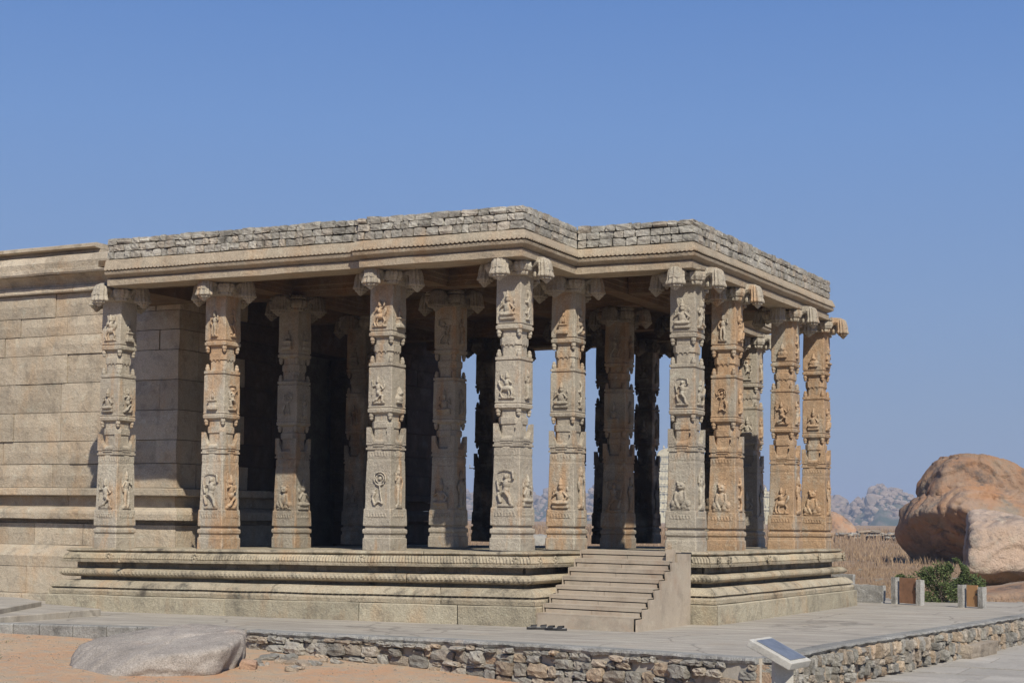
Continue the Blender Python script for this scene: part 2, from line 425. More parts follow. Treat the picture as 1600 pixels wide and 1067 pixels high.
def pool(mat, count, base, **kw):
    out = []
    for i in range(count):
        me = make_stone_mesh(base + i, **kw); me.materials.append(mat); out.append(me)
    return out
P_PARAPET = pool(M_PARAPET, 12, 100, n=3, roundness=0.16, rough=0.15)
P_RUBBLE = pool(M_RUBBLE, 14, 200, n=4, roundness=0.30, rough=0.20)
P_SIDE = P_RUBBLE

def put_stone(name, pl, parent, loc, dims, rz=0.0, rng=random, tilt=0.04):
    o = bpy.data.objects.new(name, rng.choice(pl)); COL.objects.link(o)
    o.parent = parent; o.location = loc; o.scale = dims
    o.rotation_euler = (rng.uniform(-tilt, tilt), rng.uniform(-tilt, tilt), rz + (math.pi if rng.random() < .5 else 0))
    return o

# ================================================================== PILLARED HALL
hall = empty('pillared_hall', (-2.2, 3.5, -0.8))
tag(hall, 'open pillared granite temple hall with carved columns, stepped plinth and stone parapet', 'temple hall')
HOFF = Vector((2.2, -3.5, 0.8))   # children are given in world coordinates, shifted by the parent's location
def H(p): return (p[0] + HOFF.x, p[1] + HOFF.y, p[2] + HOFF.z)

# ---- swept mouldings along the plan
def offset_pts(path, i, o):
    """outline point i offset outward by o (path goes with the outside on its right-hand side)"""
    def nrm(a, b):
        d = Vector((b[0] - a[0], b[1] - a[1])); d.normalize(); return Vector((d.y, -d.x))
    p = Vector(path[i][:2]); n = len(path)
    if i == 0: return p + nrm(path[0], path[1]) * o
    if i == n - 1: return p + nrm(path[-2], path[-1]) * o
    a = nrm(path[i - 1], path[i]); b = nrm(path[i], path[i + 1])
    k = 1 + a.dot(b)
    if k < 0.15: return p + a * o
    return p + (a + b) * (o / k)

def sweep_piece(path, seg, t0, t1, prof, zfun, step=0.12, mod=None, wob=0.006, gap=0.004, name='piece', seed=0):
    """closed profile [(offset, z), ...] between parameters t0..t1 of a segment; mitred at path corners"""
    A = Vector(path[seg][:2]); B = Vector(path[seg + 1][:2]); L = (B - A).length
    m = max(1, int(round((t1 - t0) * L / step)))
    verts = []; rings = []
    g = gap / max(L, 0.01)
    for k in range(m + 1):
        t = t0 + (t1 - t0) * k / m
        if k == 0 and t0 > 1e-6: t += g
        if k == m and t1 < 1 - 1e-6: t -= g
        ring = []
        for j, (o, z) in enumerate(prof):
            a = offset_pts(path, seg, o); b = offset_pts(path, seg + 1, o)
            p = a.lerp(b, t)
            oo, zz = (0, 0)
            if mod: oo, zz = mod(t * L, j)
            if oo or wob:
                d = (B - A).normalized(); nn = Vector((d.y, -d.x))
                w = wob * nz((p.x * 2.3, p.y * 2.3, z * 6 + seed), 1.0)
                p = p + nn * (oo + w)
            zz += wob * 0.8 * nz((p.x * 1.7 + 9, p.y * 1.7, z * 3 + seed), 1.0)
            ring.append((p.x, p.y, zfun(p.x, p.y, z + zz)))
        rings.append(ring)
    mb = MB(); mb.rings(rings)
    return mb

def podium_z(x, y, z): return z + deck_dz(x, y)

PLAN = [(-6.02, 1.25), (-6.02, 0.10), (-4.95, 0.10), (-4.95, 0.0), (0.0, 0.0), (0.0, 1.44), (1.60, 1.44), (1.68, 6.12), (0.15, 6.25), (0.15, 8.6)]
RNG = random.Random(3)
def cuts(L, lo, hi, rng=RNG):
    out = [0.0]
    while True:
        d = rng.uniform(lo, hi)
        if out[-1] + d > L - lo * 0.6: break
        out.append(out[-1] + d)
    out.append(L)
    return [c / L for c in out]

def flute(sp, amp, js):
    def fn(s, j):
        if j in js: return (amp * (0.5 + 0.5 * math.cos(2 * math.pi * s / sp)), 0)
        return (0, 0)
    return fn
def course(name, prof, mat, lo, hi, step, mod=None, wob=0.006, seed=0, smooth=False, segs=None):
    for s in range(len(PLAN) - 1):
        if segs is not None and s not in segs: continue
        L = (Vector(PLAN[s + 1]) - Vector(PLAN[s])).length
        cs = cuts(L, lo, hi) if L > lo * 1.5 else [0, 1]
        st = step if s in (2, 3, 4, 5, 6, 1) else max(step, 0.2)
        for a, b in zip(cs[:-1], cs[1:]):
            dj = RNG.uniform(-0.008, 0.008)
            pr = [(o + (dj if o > 0.1 else 0), z) for o, z in prof]
            mb = sweep_piece(PLAN, s, a, b, pr, podium_z, st, mod, wob, seed=seed + s)
            mb.v = [H(v) for v in mb.v]
            mb.build(name, mat, hall, smooth=False)
# plinth course of plain blocks
course('plinth_block', [(0.10, -0.96), (0.60, -0.96), (0.605, -0.80), (0.60, -0.615), (0.585, -0.603), (0.10, -0.603)], M_PLINTH, 1.0, 1.9, 0.2, seed=1)
# lowest moulding: flat band, row of small drilled hollows, sloping lotus course
def dots(s, j):
    if j in (4, 5):
        ph = (s % 0.078) / 0.078
        return (-0.045 if ph < 0.5 else 0.0, 0)
    return (0, 0)
course('base_moulding_block', [(0.08, -0.596), (0.57, -0.596), (0.575, -0.55), (0.565, -0.527), (0.545, -0.525), (0.545, -0.506), (0.562, -0.502), (0.545, -0.470), (0.50, -0.435), (0.46, -0.415), (0.08, -0.415)],
       M_PODIUM, 1.2, 2.2, 0.039, dots, seed=2)
# neck behind the roll
course('recessed_course', [(0.05, -0.413), (0.29, -0.413), (0.29, -0.372), (0.05, -0.372)], M_PODIUM, 1.5, 2.6, 0.3, seed=3)
# half-round roll
roll = [(0.06, -0.37)] + [(0.40 + 0.085 * math.cos(a), -0.316 + 0.053 * math.sin(a)) for a in [math.radians(d) for d in (-90, -62, -35, -10, 15, 40, 65, 90)]] + [(0.06, -0.262)]
def rope(s, j):
    if 2 <= j <= 7: return (0.005 * math.cos(2 * math.pi * (s / 0.052 + j * 0.25)), 0)
    return (0, 0)
course('roll_moulding_block', roll, M_PODIUM, 1.3, 2.4, 0.013, rope, seed=4)
# frieze recess with small pilasters
def pil(s, j):
    if j in (1, 2): return (0.035 if (s % 0.62) < 0.16 else 0.0, 0)
    return (0, 0)
course('frieze_block', [(0.05, -0.258), (0.30, -0.258), (0.30, -0.182), (0.05, -0.182)], M_PODIUM, 1.2, 2.0, 0.04, pil, seed=5)
# fluted overhanging band
course('fluted_band_block', [(0.05, -0.180), (0.47, -0.180), (0.475, -0.150), (0.45, -0.145), (0.455, -0.130), (0.44, -0.085), (0.405, -0.058), (0.36, -0.052), (0.05, -0.052)],
       M_PODIUM, 1.0, 1.9, 0.009, flute(0.036, 0.012, (4, 5, 6)), seed=6)
# top slab lip
course('lip_slab', [(0.05, -0.050), (0.395, -0.050), (0.425, -0.030), (0.415, -0.006), (0.38, 0.0), (0.05, 0.0)], M_PODIUM, 0.9, 1.7, 0.1, None, 0.010, seed=7)

# carved rosettes on the band (under the columns)
def rosette_mesh():
    mb = MB()
    rng = random.Random(11)
    for k in range(9):
        a = k * 2 * math.pi / 9
        mb.lathe((0.030 * math.cos(a), 0, 0.032 * math.sin(a)), [(0.0, -0.012), (0.012, -0.006), (0.014, 0.004), (0.006, 0.012), (0, 0.014)], 6)
    mb.lathe((0, -0.006, 0), [(0, -0.018), (0.014, -0.010), (0.017, 0.0), (0.012, 0.012), (0, 0.018)], 8)
    return mb.mesh('rosette', True)
ros = rosette_mesh(); ros.materials.append(M_PODIUM)
for (x, y, rz) in [(-5.7, 0.10 - 0.45, 0), (-4.22, -0.45, 0), (-1.75, -0.45, 0), (-0.35, -0.45, 0), (-0.02, -0.45, 0), (0.28, -0.45, 0), (0.455, -0.2, math.pi / 2), (0.455, 0.2, math.pi / 2),
                   (1.80, 0.99, 0), (2.07, 1.25, math.pi / 2), (2.08, 1.6, math.pi / 2), (2.12, 3.0, math.pi / 2), (2.15, 5.2, math.pi / 2), (2.17, 6.4, math.pi / 2)]:
    o = link_obj('carved_rosette', ros, None, hall, H((x, y, -0.112 + deck_dz(x, y)))); o.rotation_euler = (0, 0, rz); o.scale = (1.25, 1.0, 1.35)

# deck slabs
def deck():
    def inside(x, y):
        return (-6.0 < x < 0.32 and -0.32 < y < 8.5) or (-6.0 < x < 1.92 and 1.12 < y < 6.5)
    xs = [-6.02, -5.1, -4.25, -3.4, -2.6, -1.74, -0.85, 0.05, 0.95, 1.66]
    ys = [-0.06, 0.75, 1.44, 2.2, 2.95, 3.8, 4.6, 5.4, 6.2, 7.4, 8.6]
    for i in range(len(xs) - 1):
        for j in range(len(ys) - 1):
            x0, x1, y0, y1 = xs[i], xs[i + 1], ys[j], ys[j + 1]
            cx, cy = (x0 + x1) / 2, (y0 + y1) / 2
            if x1 > 0.06 and (y0 < 1.40 or y1 > 6.25): continue
            mb = MB(); g = 0.004; zt = RNG.uniform(-0.006, -0.001)
            vs = [(x0 + g, y0 + g), (x1 - g, y0 + g), (x1 - g, y1 - g), (x0 + g, y1 - g)]
            top = [(x, y, podium_z(x, y, zt)) for x, y in vs]; bot = [(x, y, -0.2) for x, y in vs]
            mb.rings([bot, top]); mb.v = [H(v) for v in mb.v]
            mb.build('floor_slab', M_PLINTH, hall)
deck()
# packed core of the platform
mb = MB(); mb.box((-2.98, 4.1, -0.62), (5.9, 8.2, 0.8)); mb.box((0.82, 3.8, -0.62), (1.5, 4.6, 0.8)); mb.v = [H(v) for v in mb.v]
mb.build('platform_core', M_MORTAR, hall)

# ---- columns
def ring8(w, c, z, wob=0.0, seed=0):
    pts = [(w, -(w - c)), (w, 0), (w, w - c), (w - c, w), (0, w), (-(w - c), w), (-w, w - c), (-w, 0), (-w, -(w - c)), (-(w - c), -w), (0, -w), (w - c, -w)]
    out = []
    for x, y in pts:
        p = Vector((x, y, z)); q = noise.noise_vector(Vector((x * 7 + seed, y * 7, z * 5))) * wob
        out.append((x + q.x, y + q.y, z + q.z * 0.6))
    return out
def column_mesh(seed):
    lv = [(0, .198, .012), (.07, .200, .014), (.138, .199, .014), (.146, .186, .01), (.190, .184, .01), (.196, .196, .012), (.206, .201, .014), (.236, .201, .014), (.250, .194, .012), (.256, .174, .01),
          (.284, .173, .01), (.290, .193, .01), (.30, .195, .01), (.39, .193, .01), (.480, .191, .012), (.492, .188, .01), (.498, .179, .008), (.6, .177, .008), (.75, .1745, .008), (.9, .172, .008), (1.05, .169, .008),
          (1.07, .169, .008), (1.076, .165, .008), (1.10, .165, .008), (1.106, .168, .008), (1.185, .167, .008), (1.190, .160, .008), (1.205, .160, .008), (1.211, .168, .008), (1.30, .168, .010), (1.315, .145, .045), (1.33, .131, .050), (1.46, .129, .050), (1.468, .143, .054), (1.50, .144, .054), (1.545, .143, .054), (1.552, .129, .050), (1.63, .129, .050),
          (1.645, .150, .03), (1.655, .168, .010), (1.690, .171, .010), (1.705, .160, .01), (1.715, .168, .01), (1.725, .168, .01), (1.732, .163, .01), (1.80, .166, .008), (1.95, .165, .008), (2.10, .164, .008), (2.195, .163, .008), (2.20, .152, .008), (2.212, .152, .008), (2.218, .167, .01), (2.250, .167, .01), (2.262, .127, .048),
          (2.39, .126, .048), (2.396, .140, .052), (2.475, .140, .052), (2.482, .126, .048), (2.56, .126, .048), (2.570, .150, .03), (2.580, .166, .01), (2.615, .168, .01), (2.622, .154, .01), (2.638, .154, .01), (2.645, .163, .008), (2.75, .162, .008), (2.9, .161, .008), (3.05, .160, .008), (3.2, .158, .008)]
    mb = MB()
    mb.rings([ring8(w, c, z, 0.007, seed * 13.7) for z, w, c in lv])
    # bells hanging under / standing over the ledges, at the four corners
    for sx in (-1, 1):
        for sy in (-1, 1):
            for z, up_ in ((1.648, -1), (2.572, -1), (2.252, 1)):
                rr = 0.131
                pr = [(0.022, 0.0), (0.030, 0.012), (0.031, 0.04), (0.022, 0.052), (0.024, 0.070), (0.014, 0.085), (0.0, 0.092)]
                if up_ < 0: pr = [(r, -zz) for r, zz in pr][::-1]
                mb.lathe((sx * rr, sy * rr, z), pr, 8)
    # corner leaves and slotted panels above the lower shaft
    def face_poly(fc, poly, w0, th):
        ca, sa = [(1, 0), (0, 1), (-1, 0), (0, -1)][fc]
        def tr(u, d, z): return (ca * u - sa * (-d), sa * u + ca * (-d), z)
        n = len(poly)
        vs = [tr(u, w0, z) for u, z in poly] + [tr(u, w0 - th, z) for u, z in poly]
        mb.add(vs, [list(range(n)), [n + i for i in reversed(range(n))]] + [[i, i + n, (i + 1) % n + n, (i + 1) % n] for i in range(n)])
    for fc in range(4):
        for s in (-1, 1):
            poly = [(s * .172, 1.295), (s * .174, 1.475), (s * .150, 1.465), (s * .105, 1.375), (s * .075, 1.32), (s * .070, 1.295)]
            if s < 0: poly = poly[::-1]
            face_poly(fc, poly, 0.174, 0.06)
            poly = [(s * .085, 1.262), (s * .172, 1.262), (s * .172, 1.292), (s * .085, 1.292)]
            if s < 0: poly = poly[::-1]
            face_poly(fc, poly, 0.176, 0.02)
            poly = [(s * .050, 1.205), (s * .172, 1.205), (s * .172, 1.228), (s * .050, 1.228)]
            if s < 0: poly = poly[::-1]
            face_poly(fc, poly, 0.178, 0.02)
        face_poly(fc, [(-.075, 1.244), (.075, 1.244), (.075, 1.258), (-.075, 1.258)], 0.178, 0.02)
        face_poly(fc, [(-.085, 1.272), (.085, 1.272), (.085, 1.292), (-.085, 1.292)], 0.178, 0.02)
        # little hanging triangles over the octagonal bands
        for zc in (2.384,):
            for u in (-.06, 0, .06):
                face_poly(fc, [(u - .018, zc + .014), (u, zc - .012), (u + .018, zc + .014)], 0.1395, 0.03)
        # thin rule lines on pedestal
        face_poly(fc, [(-.10, .492), (.10, .492), (.10, .512), (-.10, .512)], 0.1885, 0.03)
    return mb.mesh('column_shaft')
COLMESH = [column_mesh(i) for i in range(4)]
for m_ in COLMESH: m_.materials.append(M_COLUMN)

def capital_mesh(seed):
    mb = MB()
    mb.rings([ring8(w, c, z, 0.006, seed * 5.1) for z, w, c in [(0.0, .165, .02), (.012, .185, .03), (.035, .195, .04), (.05, .165, .05), (.12, .16, .05), (.165, .17, .04), (.172, .205, .03), (.200, .205, .03)]])
    for k in range(4):
        ca, sa = [(1, 0), (0, 1), (-1, 0), (0, -1)][k]
        def T(r, t, z): return (ca * r - sa * t, sa * r + ca * t, z)
        # arched arm
        top = [(.12, .205), (.20, .214), (.29, .216), (.37, .205), (.42, .175), (.45, .12), (.465, .05)]
        bot = [(.12, .0), (.185, .01), (.225, .05), (.255, .095), (.29, .115), (.32, .10), (.335, .05)]
        rings = []
        for (r1, z1), (r2, z2) in zip(top, bot):
            hw = .076 + .014 * nz((r1 * 9, k * 3 + seed, 1))
            mz, mr = (z1 + z2) / 2, (r1 + r2) / 2
            rings.append([T(r2, -hw * .8, z2), T(mr, -hw * 1.12, mz), T(r1, -hw * .75, z1), T(r1, 0, z1 + .012), T(r1, hw * .75, z1), T(mr, hw * 1.12, mz), T(r2, hw * .8, z2), T(r2, 0, z2)])
        mb.rings(rings)
        # pendant bell
        c = T(.385, 0, 0)
        k0 = len(mb.v)
        mb.lathe((c[0], c[1], -0.010), [(.02, .208), (.058, .203), (.084, .184), (.096, .15), (.100, .10), (.102, .055), (.113, .022), (.118, .004), (.112, -.008), (.086, -.013), (.082, -.034), (.056, -.044), (.042, -.060), (.018, -.080), (.0, -.088)], 24, 12, 0.085)
        for q in range(k0, len(mb.v)):
            vx, vy, vz = mb.v[q]; ra_ = (vx - c[0]) * ca + (vy - c[1]) * sa; sh = (0.10 - vz) * 0.10 - ra_ * .28
            mb.v[q] = (vx + ca * sh, vy + sa * sh, vz)
        for rr2, zz2, ww in ((.245, .214, .085), (.165, .216, .09)):
            cc_ = T(rr2, 0, zz2); mb.box(cc_, (.022 if ca else ww * 2, ww * 2 if ca else .022, .022))
        for sg in (-1, 1):
            c_ = T(.225, sg * .072, .085)
            mb.lathe((c_[0], c_[1], 0.0), [(.0, .035), (.020, .045), (.026, .08), (.018, .12), (.0, .13)], 6)
        # trunk curl beside the pot
        c = T(.262, 0, 0)
        mb.lathe((c[0], c[1], 0.0), [(.0, -.012), (.022, -.004), (.028, .02), (.020, .06), (.02, .10)], 8)
        # big fluted pots on the diagonals
        d = .172
        px, py = (ca - sa) * d, (sa + ca) * d
        mb.lathe((px, py, 0.0), [(.065, -.004), (.075, .018), (.070, .032), (.094, .05), (.112, .09), (.108, .135), (.078, .152), (.106, .166), (.112, .176), (.092, .184), (.100, .198)], 20, 10, 0.10)
    return mb.mesh('capital_corbel', False)
CAPMESH = [capital_mesh(i) for i in range(2)]
for m_ in CAPMESH: m_.materials.append(M_COLUMN)

# ---- relief figures (front is -y, x to the right, z up), blended with a voxel remesh
def relief(parts, name):
    mb = MB()
    for p in parts:
        kind = p[0]
        if kind == 'e':            # ellipsoid x,z,rx,rz, depth
            _, x, z, rx, rz_, dp = p
            n = 12; rings = []
            for i in range(1, 8):
                a = math.pi * i / 8
                rings.append([(x + rx * math.sin(a) * math.cos(2 * math.pi * k / n), dp * math.sin(a) * math.sin(2 * math.pi * k / n), z + rz_ * math.cos(a)) for k in range(n)])
            mb.rings(rings)
        elif kind == 'l':          # limb through points, radii
            _, pts, r = p
            mb.tube([(x, -0.006 - 0.4 * r, z) for x, z in pts], r, 8)
            for x, z in pts: mb.lathe((x, -0.006 - 0.4 * r, z), [(0, -r), (r * .7, -r * .7), (r, 0), (r * .7, r * .7), (0, r)], 8)
        elif kind == 'b':          # box x,z,w,h,depth
            _, x, z, w, h, dp = p
            mb.box((x, 0, z), (w, dp * 2, h))
        elif kind == 'c':          # cone crown
            _, x, z, r, h = p
            mb.lathe((x, -0.006, z), [(r, 0), (r * 1.05, h * .15), (r * .75, h * .3), (r * .7, h * .5), (r * .4, h * .75), (0.001, h)], 10)
    me = mb.mesh(name)
    o = bpy.data.objects.new('tmp', me); COL.objects.link(o)
    rm = o.modifiers.new('r', 'REMESH'); rm.mode = 'VOXEL'; rm.voxel_size = 0.0052
    sm = o.modifiers.new('s', 'SMOOTH'); sm.iterations = 2; sm.factor = 0.5
    dg = bpy.context.evaluated_depsgraph_get()
    me2 = bpy.data.meshes.new_from_object(o.evaluated_get(dg))
    me2.name = name
    bpy.data.objects.remove(o)
    me2.materials.clear(); me2.materials.append(M_COLUMN)
    me2.polygons.foreach_set('use_smooth', [True] * len(me2.polygons))
    return me2
R_SIT = relief([('b', 0, .02, .17, .035, .018), ('e', 0, .062, .085, .028, .028), ('l', [(-.07, .06), (.0, .055), (.07, .06)], .02), ('e', 0, .125, .045, .06, .026), ('e', 0, .215, .026, .03, .026), ('c', 0, .235, .024, .085),
                ('l', [(-.035, .165), (-.075, .12), (-.045, .085)], .013), ('l', [(.035, .165), (.078, .13), (.066, .19)], .012), ('e', -.07, .20, .012, .028, .012)], 'seated_figure')
R_STAND = relief([('b', 0, .015, .12, .03, .02), ('l', [(-.022, .03), (-.026, .10), (-.02, .17)], .017), ('l', [(.022, .03), (.03, .10), (.02, .17)], .017), ('e', 0, .185, .036, .035, .024), ('e', 0, .245, .036, .05, .024), ('e', 0, .318, .022, .026, .024),
                  ('c', 0, .335, .02, .065), ('l', [(-.035, .275), (-.065, .23), (-.05, .18)], .011), ('l', [(.035, .275), (.068, .25), (.062, .31)], .011)], 'standing_figure')
R_DANCE = relief([('b', -.005, .012, .17, .024, .018), ('l', [(-.06, .03), (-.045, .09), (.0, .14)], .017), ('l', [(.02, .14), (.075, .125), (.05, .05)], .016), ('e', .0, .16, .035, .03, .024), ('e', -.005, .215, .042, .05, .026), ('e', .0, .288, .026, .027, .026),
                  ('l', [(-.04, .245), (-.085, .27), (-.075, .33)], .012), ('l', [(.04, .24), (.085, .215), (.07, .16)], .012), ('l', [(-.075, .33), (-.03, .345), (.03, .35), (.08, .335)], .006), ('l', [(.085, .21), (.095, .26)], .009)], 'dancing_figure')
R_LION = relief([('b', 0, .012, .19, .022, .014), ('e', 0, .12, .05, .07, .026), ('e', 0, .225, .046, .042, .034), ('e', -.018, .232, .012, .012, .046), ('e', .018, .232, .012, .012, .046), ('e', 0, .207, .03, .01, .044), ('e', -.035, .262, .014, .014, .02), ('e', .035, .262, .014, .014, .02),
                 ('l', [(-.045, .165), (-.055, .10), (-.02, .03)], .016), ('l', [(.045, .165), (.055, .10), (.02, .03)], .016), ('e', -.075, .06, .03, .038, .028), ('e', .075, .06, .03, .038, .028), ('l', [(-.05, .03), (-.02, .03)], .012), ('l', [(.05, .03), (.02, .03)], .012)], 'crouching_beast')
def ringpts(cx, cz, r, n): return [(cx + r * math.cos(2 * math.pi * k / n), cz + r * math.sin(2 * math.pi * k / n)) for k in range(n + 1)]
R_WHEEL = relief([('l', ringpts(-.02, .27, .062, 14), .008), ('l', ringpts(-.02, .27, .040, 10), .007), ('e', -.02, .27, .018, .02, .016), ('l', [(-.02, .205), (-.03, .13), (-.05, .04)], .008), ('l', [(.03, .03), (.05, .09), (.03, .14)], .012),
                  ('e', .045, .14, .022, .025, .02), ('l', [(.06, .12), (.02, .17)], .009), ('l', [(-.05, .04), (-.01, .06), (.03, .03)], .009)], 'wheel_and_attendant')
R_SHRINE = relief([('b', 0, .02, .13, .04, .03), ('b', 0, .065, .10, .04, .022), ('b', 0, .10, .115, .018, .032), ('l', [(-.028, .12), (-.028, .17), (.0, .20), (.028, .17), (.028, .12)], .009), ('e', 0, .15, .02, .035, .02), ('e', 0, .215, .014, .018, .014)], 'small_shrine')
R_POT = relief([('e', 0, .06, .07, .045, .028), ('b', 0, .02, .11, .02, .022), ('b', 0, .105, .07, .018, .028), ('c', 0, .11, .03, .08)], 'covered_pot')
R_KNEEL = relief([('b', 0, .012, .17, .022, .016), ('l', [(-.06, .03), (-.02, .05), (.03, .10)], .018), ('l', [(.03, .10), (.06, .09), (.055, .03)], .016), ('e', .0, .13, .034, .035, .026), ('e', -.005, .185, .034, .048, .026), ('e', -.012, .255, .024, .026, .026), ('c', -.012, .272, .02, .055),
                  ('l', [(-.03, .21), (-.075, .20), (-.085, .26)], .011), ('l', [(.03, .21), (.06, .17), (.02, .15)], .011), ('l', [(-.09, .10), (-.085, .26), (-.075, .33)], .006), ('e', .075, .2, .012, .03, .014)], 'kneeling_figure')
R_RIDER = relief([('b', 0, .012, .19, .02, .014), ('e', .0, .12, .075, .035, .028), ('l', [(-.055, .11), (-.07, .06), (-.055, .02)], .012), ('l', [(.055, .11), (.075, .07), (.05, .02)], .012), ('l', [(-.02, .10), (-.035, .05), (-.02, .02)], .010), ('l', [(.06, .13), (.085, .17), (.09, .20)], .015),
                  ('e', .0, .185, .03, .042, .026), ('e', -.002, .25, .022, .024, .024), ('c', -.002, .265, .018, .05), ('l', [(.025, .21), (.06, .24), (.07, .28)], .010), ('l', [(-.025, .21), (-.06, .18)], .010)], 'rider_on_beast')
R_VINE = relief([('l', [(0, .02), (.02, .08), (-.02, .14), (.02, .20), (-.01, .26), (.0, .30)], .010), ('e', .04, .08, .026, .018, .014), ('e', -.04, .14, .026, .018, .014), ('e', .04, .20, .024, .018, .014), ('e', -.035, .26, .022, .018, .014), ('e', .0, .31, .02, .026, .016), ('b', 0, .012, .10, .02, .016), ('e', -.04, .05, .022, .018, .014)], 'scrolling_vine')
R_ROW = relief([('e', x_, .02, .014, .018, .012) for x_ in (-.105, -.07, -.035, 0, .035, .07, .105)] + [('b', 0, .0, .24, .008, .008), ('b', 0, .042, .24, .008, .008)], 'rosette_band')
FIG = {'kneel': R_KNEEL, 'rider': R_RIDER, 'vine': R_VINE, 'sit': R_SIT, 'stand': R_STAND, 'dance': R_DANCE, 'lion': R_LION, 'wheel': R_WHEEL, 'shrine': R_SHRINE, 'pot': R_POT}
FH = {'kneel': .33, 'rider': .32, 'vine': .34, 'sit': .32, 'stand': .40, 'dance': .36, 'lion': .27, 'wheel': .34, 'shrine': .24, 'pot': .22}
# (mesh, height) for each panel: lower, middle, upper
COLS = [  # name, x, y, base dz, front panels (low, mid, top), right panels, stain, variant
    ('A0', -5.88, -0.05, -.045, ('kneel', 'sit', 'rider'), ('stand', 'kneel', 'shrine'), .42, 0),
    ('A1', -4.25, 0.06, -.03, ('dance', 'shrine', 'stand'), ('kneel', 'dance', 'vine'), .66, 1),
    ('A2', -1.74, 0.03, .010, ('wheel', 'kneel', 'rider'), ('stand', 'pot', 'shrine'), .30, 2),
    ('A3', 0.0, 0.0, .042, ('dance', 'rider', 'sit'), ('sit', 'stand', 'vine'), .26, 3),
    ('C', 0.0, 1.48, .03, ('sit', 'sit', 'shrine'), ('stand', 'vine', 'kneel'), .50, 0),
    ('D0', 1.57, 1.48, .028, ('lion', 'dance', 'sit'), ('stand', 'rider', 'kneel'), .25, 1),
    ('D1', 1.57, 2.94, .015, ('lion', 'wheel', 'stand'), ('vine', 'stand', 'dance'), .85, 2),
    ('D2', 1.65, 5.20, -.005, ('rider', 'kneel', 'pot'), ('stand', 'dance', 'vine'), .80, 3),
    ('D3', 1.70, 6.60, -.015, ('lion', 'sit', 'pot'), ('stand', 'dance', 'sit'), .95, 0),
    ('E', 0.13, 8.28, -.03, ('sit', 'sit', 'dance'), ('stand', 'stand', 'stand'), .45, 1),
    ('I0', -4.25, 1.66, -.03, ('lion', 'wheel', 'shrine'), ('sit', 'stand', 'shrine'), .40, 2),
    ('I1', -1.99, 2.03, .015, ('sit', 'sit', 'dance'), ('stand', 'stand', 'stand'), .50, 3),
    ('I2', -0.55, 4.40, 0.0, ('dance', 'sit', 'dance'), ('stand', 'stand', 'stand'), .62, 0),
    ('I3', -4.55, 3.83, -.02, ('sit', 'stand', 'shrine'), ('sit', 'stand', 'sit'), .55, 1),
    ('J0', -4.11, 7.12, 0.0, ('sit', 'sit', 'sit'), ('stand', 'stand', 'stand'), .5, 2),
    ('J1', -1.80, 6.90, 0.0, ('sit', 'sit', 'sit'), ('stand', 'stand', 'stand'), .5, 3),
    ('J2', -1.70, 8.30, 0.0, ('sit', 'sit', 'sit'), ('stand', 'stand', 'stand'), .5, 0),
    ('J3', 0.05, 5.45, 0.0, ('sit', 'sit', 'sit'), ('stand', 'stand', 'stand'), .5, 1),
    ('J4', -4.3, 8.30, 0.0, ('sit', 'sit', 'sit'), ('stand', 'stand', 'stand'), .5, 2),
    ('J5', -1.74, 5.35, 0.0, ('sit', 'sit', 'sit'), ('stand', 'stand', 'stand'), .5, 3),
    ('J6', 0.05, 6.75, 0.0, ('sit', 'sit', 'sit'), ('stand', 'stand', 'stand'), .5, 3),
]
for (nm, x, y, dz, fr, ri, stain, var) in COLS:
    sc = (3.2 - dz) / 3.2
    c = link_obj('column', COLMESH[var], None, hall, H((x, y, dz)))
    shade_amt = 0.85 if nm[0] == 'J' else {'I3': .55, 'I0': .15, 'I1': .15, 'I2': .25}.get(nm, 0.0)  # how much interior shade is painted into inner and rear columns
    c.scale = (1, 1, sc); c.color = (stain, shade_amt, 0, 1)
    c.rotation_euler = (0, 0, 0)
    cp = link_obj('capital', CAPMESH[var % 2], None, c, (0, 0, 3.2)); cp.color = (stain * .5, max(shade_amt, .5 if nm[0] == 'I' else 0), 0, 1)  # inner capitals take more of the painted shade
    cp.scale = (1, 1, 1)
    for fi, panels in enumerate((fr, ri)):
        for (zc, wface, hh), kind in zip(((.505, .1765, .46), (1.755, .1645, .34), (2.68, .1615, .36)), panels):
            s = min(1.15, hh / FH[kind]) * (1.0 if zc > 1 else 1.12)
            s = min(s, 1.45)
            if zc < 1: wf = .1765
            else: wf = wface
            # shaft tapers: sit the carving on the face
            if fi == 0: loc = (0.0 + RNG.uniform(-.012, .012), -wf, zc)
            else: loc = (wf, 0.0, zc)
            fo = link_obj('carved_figure', FIG[kind], None, c, loc)
            fo.rotation_euler = (0, 0, 0 if fi == 0 else math.pi / 2)
            fo.scale = (s * RNG.uniform(.9, 1.08) * (1 if RNG.random() < .6 else -1), RNG.uniform(1.3, 1.8), s * RNG.uniform(.94, 1.06))
            fo.color = (stain, shade_amt, 0, 1)
        for zb_, wb_ in ((1.125, .1635), (.395, .1925)):
            bo = link_obj('carved_band', R_ROW, None, c, (0, -wb_, zb_) if fi == 0 else (wb_, 0, zb_))
            bo.rotation_euler = (0, 0, 0 if fi == 0 else math.pi / 2); bo.scale = (1.15, .8, 1.1); bo.color = (stain, shade_amt, 0, 1)

